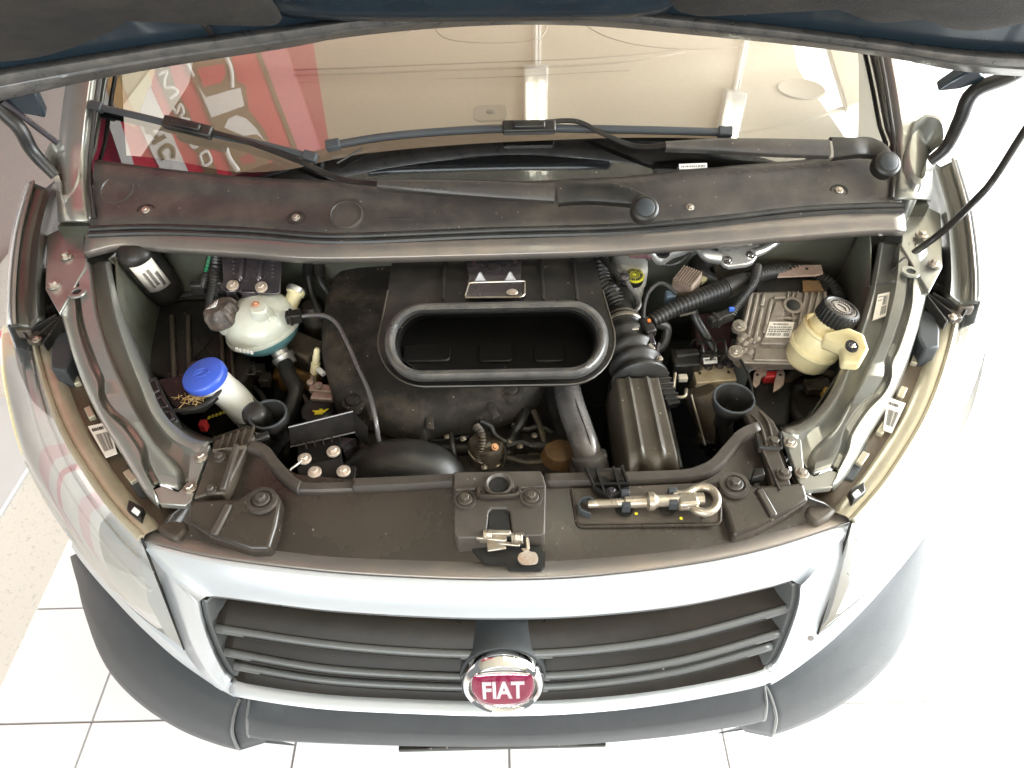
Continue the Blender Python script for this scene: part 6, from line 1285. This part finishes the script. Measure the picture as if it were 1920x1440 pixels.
for a, b in ((1467, 507), (1482, 504), (1513, 504)): g = G(); g.lathe(P(a, b, 1.0005), UPV, [(0, .0035), (.0006, .0035)], 12); g.build('hole', 'deep_black', t)
g = G(); g.prism([P(a, b, .985) for a, b in ((1418, 520), (1500, 518), (1555, 530), (1552, 548), (1416, 548))], .03); g.build('rear_shelf', 'black_plastic', t, bevel=.004)
g = G(); g.prism([P(a, b, .991) for a, b in ((1505, 526), (1535, 526), (1545, 545), (1506, 545))], .004); g.build('red_patch', 'rust_brown', t)
# battery tray edge: red-brown panel left of the control unit
g = G(); g.prism([P(a, b, .86) for a, b in ((1300, 590), (1378, 575), (1368, 690), (1310, 680))], .04); tag(g.build('battery_tray', 'purple_connector', None, bevel=.004), 'dull red-brown tray wall between the brake pipes and the control unit', 'tray')

# ABS block
ab = thing('brake_modulator', 'pale metal brake modulator block with four bent pipes and pump motor', 'brake unit', P(1335, 740, .78))
q = [P(a, b, .905) for a, b in ((1298, 686), (1374, 683), (1382, 712), (1306, 718))]; g = G(); g.prism(q, .06); blk = g.build('block', 'abs_block', ab, bevel=.002)
PORT = []
for k, (a, b) in enumerate(((1309, 690), (1328, 689), (1349, 687), (1367, 685))):
    c = P(a, b, .906); g = G(); g.lathe(c, UPV, [(0, .0085), (.008, .008), (.010, .0045)], 12); g.build('union', 'plate_dark', ab); PORT.append(c)
for a, b in ((1312, 700), (1366, 698)): g = G(); g.lathe(P(a, b, .9055), UPV, [(0, .003), (.0012, .003)], 10); g.build('hole', 'deep_black', ab)
for c, pts in zip(PORT, (((1318, 660, .96), (1312, 640, .955), (1300, 638, .94), (1292, 655, .90)), ((1341, 660, .96), (1336, 640, .955), (1320, 640, .94), (1308, 655, .9)), ((1361, 660, .96), (1356, 638, .955), (1344, 640, .94), (1336, 660, .9)), ((1373, 670, .95), (1386, 672, .95), (1402, 700, .94), (1412, 740, .92)))):
    g = G(); g.tube(se([c, c + UPV * .018] + [P(*p) for p in pts], 24), .0028, 8); g.build('brake_pipe', 'black_plastic', ab)
g = G(); g.box(P(1282, 685, .90), (.055, .05, .05)); bar(g, P(1264, 668, .92), P(1310, 664, .92), .02, .02); bar(g, P(1310, 664, .92), P(1365, 668, .915), .022, .015); g.build('electronics_case', 'black_plastic', ab, bevel=.005)
sticker([P(1318, 672, .93), P(1344, 670, .93), P(1345, 680, .93), P(1320, 682, .93)], ab, 'paper_white', (), ((.3, .3, .1, .9),), seed=3)
g = G(); g.box(P(1280, 709, .905), (.018, .014, .012)); g.build('grey_plug', 'paper', ab, bevel=.002)
g = G(); g.tube(se([P(1266, 700, .93), P(1263, 725, .93), P(1262, 742, .925), P(1270, 745, .925), P(1284, 743, .925), P(1287, 730, .925)], 24), .0035, 8); g.build('wire_bail', 'zinc_gold', ab)
mo = P(1325, 775, .86); g = G(); g.lathe(mo, P(1312, 735, .90) - mo, [(-.05, .026), (-.02, .032), (.04, .032), (.05, .03)], 24); g.build('pump_motor', 'engine_cast', ab)
g = G(); g.prism([P(a, b, .885) for a, b in ((1300, 718), (1380, 714), (1372, 740), (1296, 744))], .03); g.build('mount_plate', 'engine_cast', ab, bevel=.004)
g = G(); g.tube(evenly([P(1296, 740, .92), P(1322, 835, .86)], 6), .0022, 6); tag(g.build('level_rod', 'zinc', None), 'slim bright metal rod slanting down beside the filter box', 'rod')
t = thing('lower_bracketry', 'dark brown brackets and hoses below the rubber snorkel cup', 'bracket', P(1350, 840, .70))
for k in range(16):
    p = P(random.uniform(1318, 1400), random.uniform(780, 860), random.uniform(.70, .82)); g = G(); g.box(p, (random.uniform(.015, .04), random.uniform(.012, .03), random.uniform(.02, .05))); g.build('lug', random.choice(['engine_dark', 'engine_cast']), t, bevel=.004)

# power steering reservoir
ps = thing('power_steering_reservoir', 'yellowed plastic fluid reservoir with knurled black cap beside the wing', 'reservoir', P(1510, 690, .86))
kc = P(1572, 586, 1.055); kb = P(1510, 674, .94); kax = (kc - kb).normalized(); KL = (kc - kb).length
g = G(); g.lathe(kb, kax, [(-.012, .020), (-.008, .036), (0, .042), (.028, .0455), (.030, .048), (.038, .048), (.040, .0455), (.078, .0450), (.082, .042), (KL - .045, .036), (KL - .03, .034), (KL, .034)], 40); g.build('body', 'yellow_plastic', ps, smooth=50)
g = G(); g.lathe(kb + kax * .074, kax, [(0, .0455), (.002, .0468), (.005, .0468), (.007, .0452)], 40, cap=False); g.build('mould_ring', 'yellow_plastic', ps)
rings = []; u = (V((1, 0, 0)) - kax * kax.x).normalized(); w2 = kax.cross(u)
kc = kc + kax * .0
for h, rr2, am in ((-.016, .0365, .001), (.008, .036, .001), (.012, .034, 0), (.013, .030, 0), (.0115, .028, 0), (.0115, .001, 0)):
    rings.append([kc + kax * h + (u * math.cos(2 * math.pi * k / 120) + w2 * math.sin(2 * math.pi * k / 120)) * (rr2 + (am if k % 4 < 2 else -am)) for k in range(120)])
g = G(); g.loft(rings, closed=True); kp = g.build('screw_cap', 'black_plastic', ps, smooth=30)
g = G(); g.lathe(kc + kax * .0112, kax, [(0, .0275), (.0006, .0272), (.0007, .001)], 40); g.build('cap_face', 'ecu_alu', kp)
g = G(); kr = lambda r_, a: kc + kax * .0124 + (u * math.cos(a) + w2 * math.sin(a)) * r_
g.tube([kr(.025, k * math.pi / 16) for k in range(32)], .0008, 5, closed=True); g.tube([kr(.0155, k * math.pi / 16) for k in range(32)], .0008, 5, closed=True)
for k in range(30): a = k * 2 * math.pi / 30; bar(g, kr(.0185, a), kr(.0225, a), .0016, .0008)
g.tube(se([kr(.010, 2.2), kr(.004, 1.2), kr(.006, 0), kr(.010, -1.0)], 12), .0012, 5)
g.build('cap_print', 'ink', kp)
g = G(); q = [P(a, b, z) for a, b, z in ((1545, 622, 1.045), (1592, 612, 1.06), (1622, 626, 1.06), (1630, 652, 1.06), (1614, 680, 1.05), (1580, 678, 1.04), (1578, 652, 1.04), (1545, 640, 1.03))]; g.prism(q, .022); g.build('mounting_arm', 'yellow_plastic', ps, bevel=.008, seg=4)
c = P(1597, 649, 1.058); g = G(); g.lathe(c, V((-.1, -.1, 1)), [(-.002, .0135), (.002, .013), (.002, .008), (-.001, .007)], 24, sx=.8); g.build('bush', 'plate_dark', ps); bolt(c + UPV * .0015, .0065, ps, 'chrome')
g = G(); g.lathe(P(1486, 686, .885), kax, [(-.03, .013), (.01, .014)], 16); g.build('outlet', 'black_plastic', ps)
g = G(); g.tube(evenly([P(1612, 618, .99), P(1622, 612, .99)], 4), .009, 10); g.build('peg', 'black_plastic', ps)
# pump below
pp = thing('steering_pump', 'dark plastic steering pump housing with small yellow plug below the reservoir', 'pump', P(1530, 760, .70))
q = [P(a, b, .87) for a, b in ((1470, 712), (1500, 690), (1540, 688), (1570, 700), (1580, 730), (1560, 780), (1510, 800), (1480, 770))]; g = G(); g.prism(q, .14); g.build('housing', 'engine_dark', pp, bevel=.014, seg=3)
g = G(); g.tube(se([P(1470, 722, .88), P(1490, 700, .885), P(1525, 692, .885), P(1560, 705, .88)], 20), .011, 12); g.build('strap', 'engine_cast', pp)
g = G(); g.box(P(1532, 725, .885), (.05, .03, .02)); bar(g, P(1512, 715, .895), P(1545, 708, .895), .006, .006); g.build('cover', 'engine_cast', pp, bevel=.004)
c = P(1552, 733, .905); g = G(); g.lathe(c, V((0, -.3, 1)), [(-.02, .008), (-.002, .0085), (0, .0085), (.001, .004), (-.004, .003)], 18); g.build('yellow_plug', 'amber_plug', pp)
# battery clamps
t = thing('battery_clamp', 'loop-topped bare steel terminal tab between brake unit and reservoir', 'terminal', P(1425, 740, .85))
q = [P(a, b, .915) for a, b in ((1411, 720), (1414, 698), (1424, 691), (1436, 694), (1438, 702), (1428, 706), (1424, 720), (1416, 726))]; g = G(); g.prism(q, .005); g.build('tab', 'steel_tab', t, bevel=.001); g = G(); g.lathe(P(1420, 703, .9155), UPV, [(0, .003), (.001, .003)], 10); g.build('hole', 'deep_black', t); g = G(); g.tube(se([P(1418, 695, .917), P(1428, 690, .917), P(1437, 697, .917)], 10), .0025, 6); g.build('loop', 'steel_tab', t)
t = thing('battery_clamp', 'pointed bare steel terminal tab beside the steering pump', 'terminal', P(1465, 740, .85))
q = [P(a, b, .915) for a, b in ((1458, 695), (1468, 691), (1472, 700), (1470, 720), (1462, 728), (1450, 734), (1452, 715))]; g = G(); g.prism(q, .005); g.build('tab', 'steel_tab', t, bevel=.001); g = G(); g.lathe(P(1463, 703, .9155), UPV, [(0, .003), (.001, .003)], 10); g.build('hole', 'deep_black', t)
g = G(); g.box(P(1446, 707, .90), (.035, .018, .02)); tag(g.build('red_terminal_cover', 'red_plastic', None, bevel=.003), 'red plastic block between the two bare steel terminal tabs', 'terminal cover')
g = G(); g.prism([P(a, b, .89) for a, b in ((1405, 690), (1490, 690), (1480, 800), (1410, 790))], .28); tag(g.build('battery', 'deep_black', None, bevel=.01), 'black battery deep below the terminal tabs', 'battery')
g = G(); g.box(P(1492, 772, .85), (.012, .016, .02)); tag(g.build('red_clip', 'red_plastic', None, bevel=.002), 'small red clip deep beside the steering pump', 'clip')
g = G(); g.box(P(382, 798, .87), (.014, .016, .02)); tag(g.build('red_clip', 'red_plastic', None, bevel=.002), 'small red clip deep below the washer filler bracket', 'clip')
g = G(); g.lathe(P(405, 800, .80), V((.5, .3, .7)), [(0, .035), (.07, .035)], 24); t = tag(g.build('horn_canister', 'black_plastic', None), 'dark cylinder with yellow print under the washer neck', 'canister')
g = G(); 
for k in range(5): p = P(392 + k * 7, 783 - k * 2.5, .872); g.box(p, (.005, .008, .001))
g.build('print', 'yellow_cap', t)
# label on the inner face of the right wing
sticker([P(1646, 553, 1.040), P(1668, 548, 1.044), P(1661, 592, 1.030), P(1636, 601, 1.024)], van, 'paper', ((.12, .5, 5, .55, .95), (.55, .9, 6, .5, .95)), ((.1, .04, .1, .5), (.25, .04, .1, .45)), seed=6)
g = G(); g.tube(se([P(1628, 538, 1.045), P(1650, 534, 1.05), P(1672, 528, 1.055), P(1702, 531, 1.058)], 14), .002, 6); g.build('cable_tie', 'black_plastic', van)

# towing eye lying in its tray
te = thing('towing_eye', 'worn steel towing eye with threaded shank and ring lying on the slam panel', 'towing eye', P(1215, 945, .985))
TZ = .999
A = P(1102, 945, TZ); B = P(1305, 936, TZ); d = (B - A).normalized(); Lr = (B - A).length
pf = [(0, .006), (.003, .0072)]
x = .016
while x < .046: pf += [(x, .0074), (x + .0008, .0084), (x + .0016, .0074)]; x += .0022
pf = [(h_, r_ * .92) for h_, r_ in pf]; pf += [(.048, .0070), (.056, .0070), (.058, .0094), (.090, .0096), (.092, .0125), (.094, .0150), (.102, .0150), (.105, .0115), (.110, .0098), (.180, .0100)]
g = G(); g.lathe(A, d, pf, 24); g.build('shank', 'zinc_gold', te, smooth=35)
rc_ = P(1321, 936, TZ); s_ = UPV.cross(d).normalized()
q = [rc_ + d * (-.026) + s_ * .012, rc_ + d * (-.012) + s_ * .020]
q = [P(1262, 927, TZ + .002), P(1285, 926, TZ + .002), P(1300, 918, TZ), P(1318, 913, TZ), P(1336, 919, TZ), P(1345, 936, TZ), P(1340, 953, TZ), P(1324, 961, TZ), P(1306, 957, TZ), P(1294, 949, TZ - .001), P(1276, 949, TZ - .002)]
g = G(); g.tube(se(q, 60), .0068, 14); g.build('ring', 'zinc_gold', te, smooth=60)
g = G(); g.box(P(1289, 940, TZ), (.034, .026, .020), (d, s_, UPV)); g.build('forged_neck', 'zinc_gold', te, bevel=.006, seg=3)
# clips that hold it (parts of the slam panel)
for a, b in ((1172, 927), (1260, 923), (1174, 951), (1262, 946)):
    g = G(); g.box(P(a, b, .997 + (.006 if b < 930 else .002)), (.013, .008, .018)); g.build('retaining_clip', 'bumper_plastic', slam, bevel=.001)
for a, b in ((1170, 956), (1252, 953)): g = G(); g.lathe(P(a, b, .984), UPV, [(0, .014), (.001, .014)], 20); g.build('clip_hole', 'black_plastic', slam)
g = G(); q = [P(1112, 944, 1.004), P(1108, 934, 1.006), P(1096, 932, 1.004), P(1088, 940, 1.0), P(1088, 950, .996), P(1096, 956, .993), P(1108, 960, .990)]; g.loft([se(q, 16), [p + UPV * -.014 for p in se(q, 16)]]); g.build('hook_clip', 'bumper_plastic', slam, solid=.003, bevel=.0008)
for a, b in ((1193, 963), (1277, 972)): g = G(); g.lathe(P(a, b, .9836), UPV, [(0, .0026), (.0005, .0026)], 10); g.build('yellow_mark', 'yellow_print', slam)
g = G(); bar(g, P(1315, 962, .986), P(1317, 976, .986), .003, .008); g.build('tray_rib', 'slam_plastic', slam)
# ribbed clip on the slam panel rear edge
q = [P(a, b, z) for a, b, z in ((1098, 878, .992), (1168, 876, .992), (1179, 908, 1.0), (1176, 920, 1.0), (1152, 935, 1.0), (1142, 934, 1.0), (1115, 918, 1.0), (1112, 908, 1.0))]; g = G(); g.prism(q, .008); g.build('hose_clip', 'black_plastic', slam, bevel=.002)
for (a, b), (c_, e_) in (((1099, 878), (1114, 912)), ((1118, 880), (1134, 928)), ((1150, 878), (1164, 926)), ((1166, 876), (1178, 910)), ((1114, 911), (1178, 909)), ((1115, 916), (1144, 935)), ((1144, 935), (1178, 916))):
    g = G(); bar(g, P(a, b, 1.002), P(c_, e_, 1.006), .0032, .010); g.build('clip_rib', 'black_plastic', slam)
bolt(P(1147, 922, 1.006), .009, slam, 'plate_dark')
# dust flecks on plastics
g = G(); rn = random.Random(11)
for k in range(150):
    a, b = rn.uniform(600, 1250), rn.uniform(915, 1060)
    if 845 < a < 1075: continue
    z = .985 - .04 * (b - 900) / 170 + .008
    p = P(a, b, z); s_ = rn.uniform(.0004, .0011); 
o = None
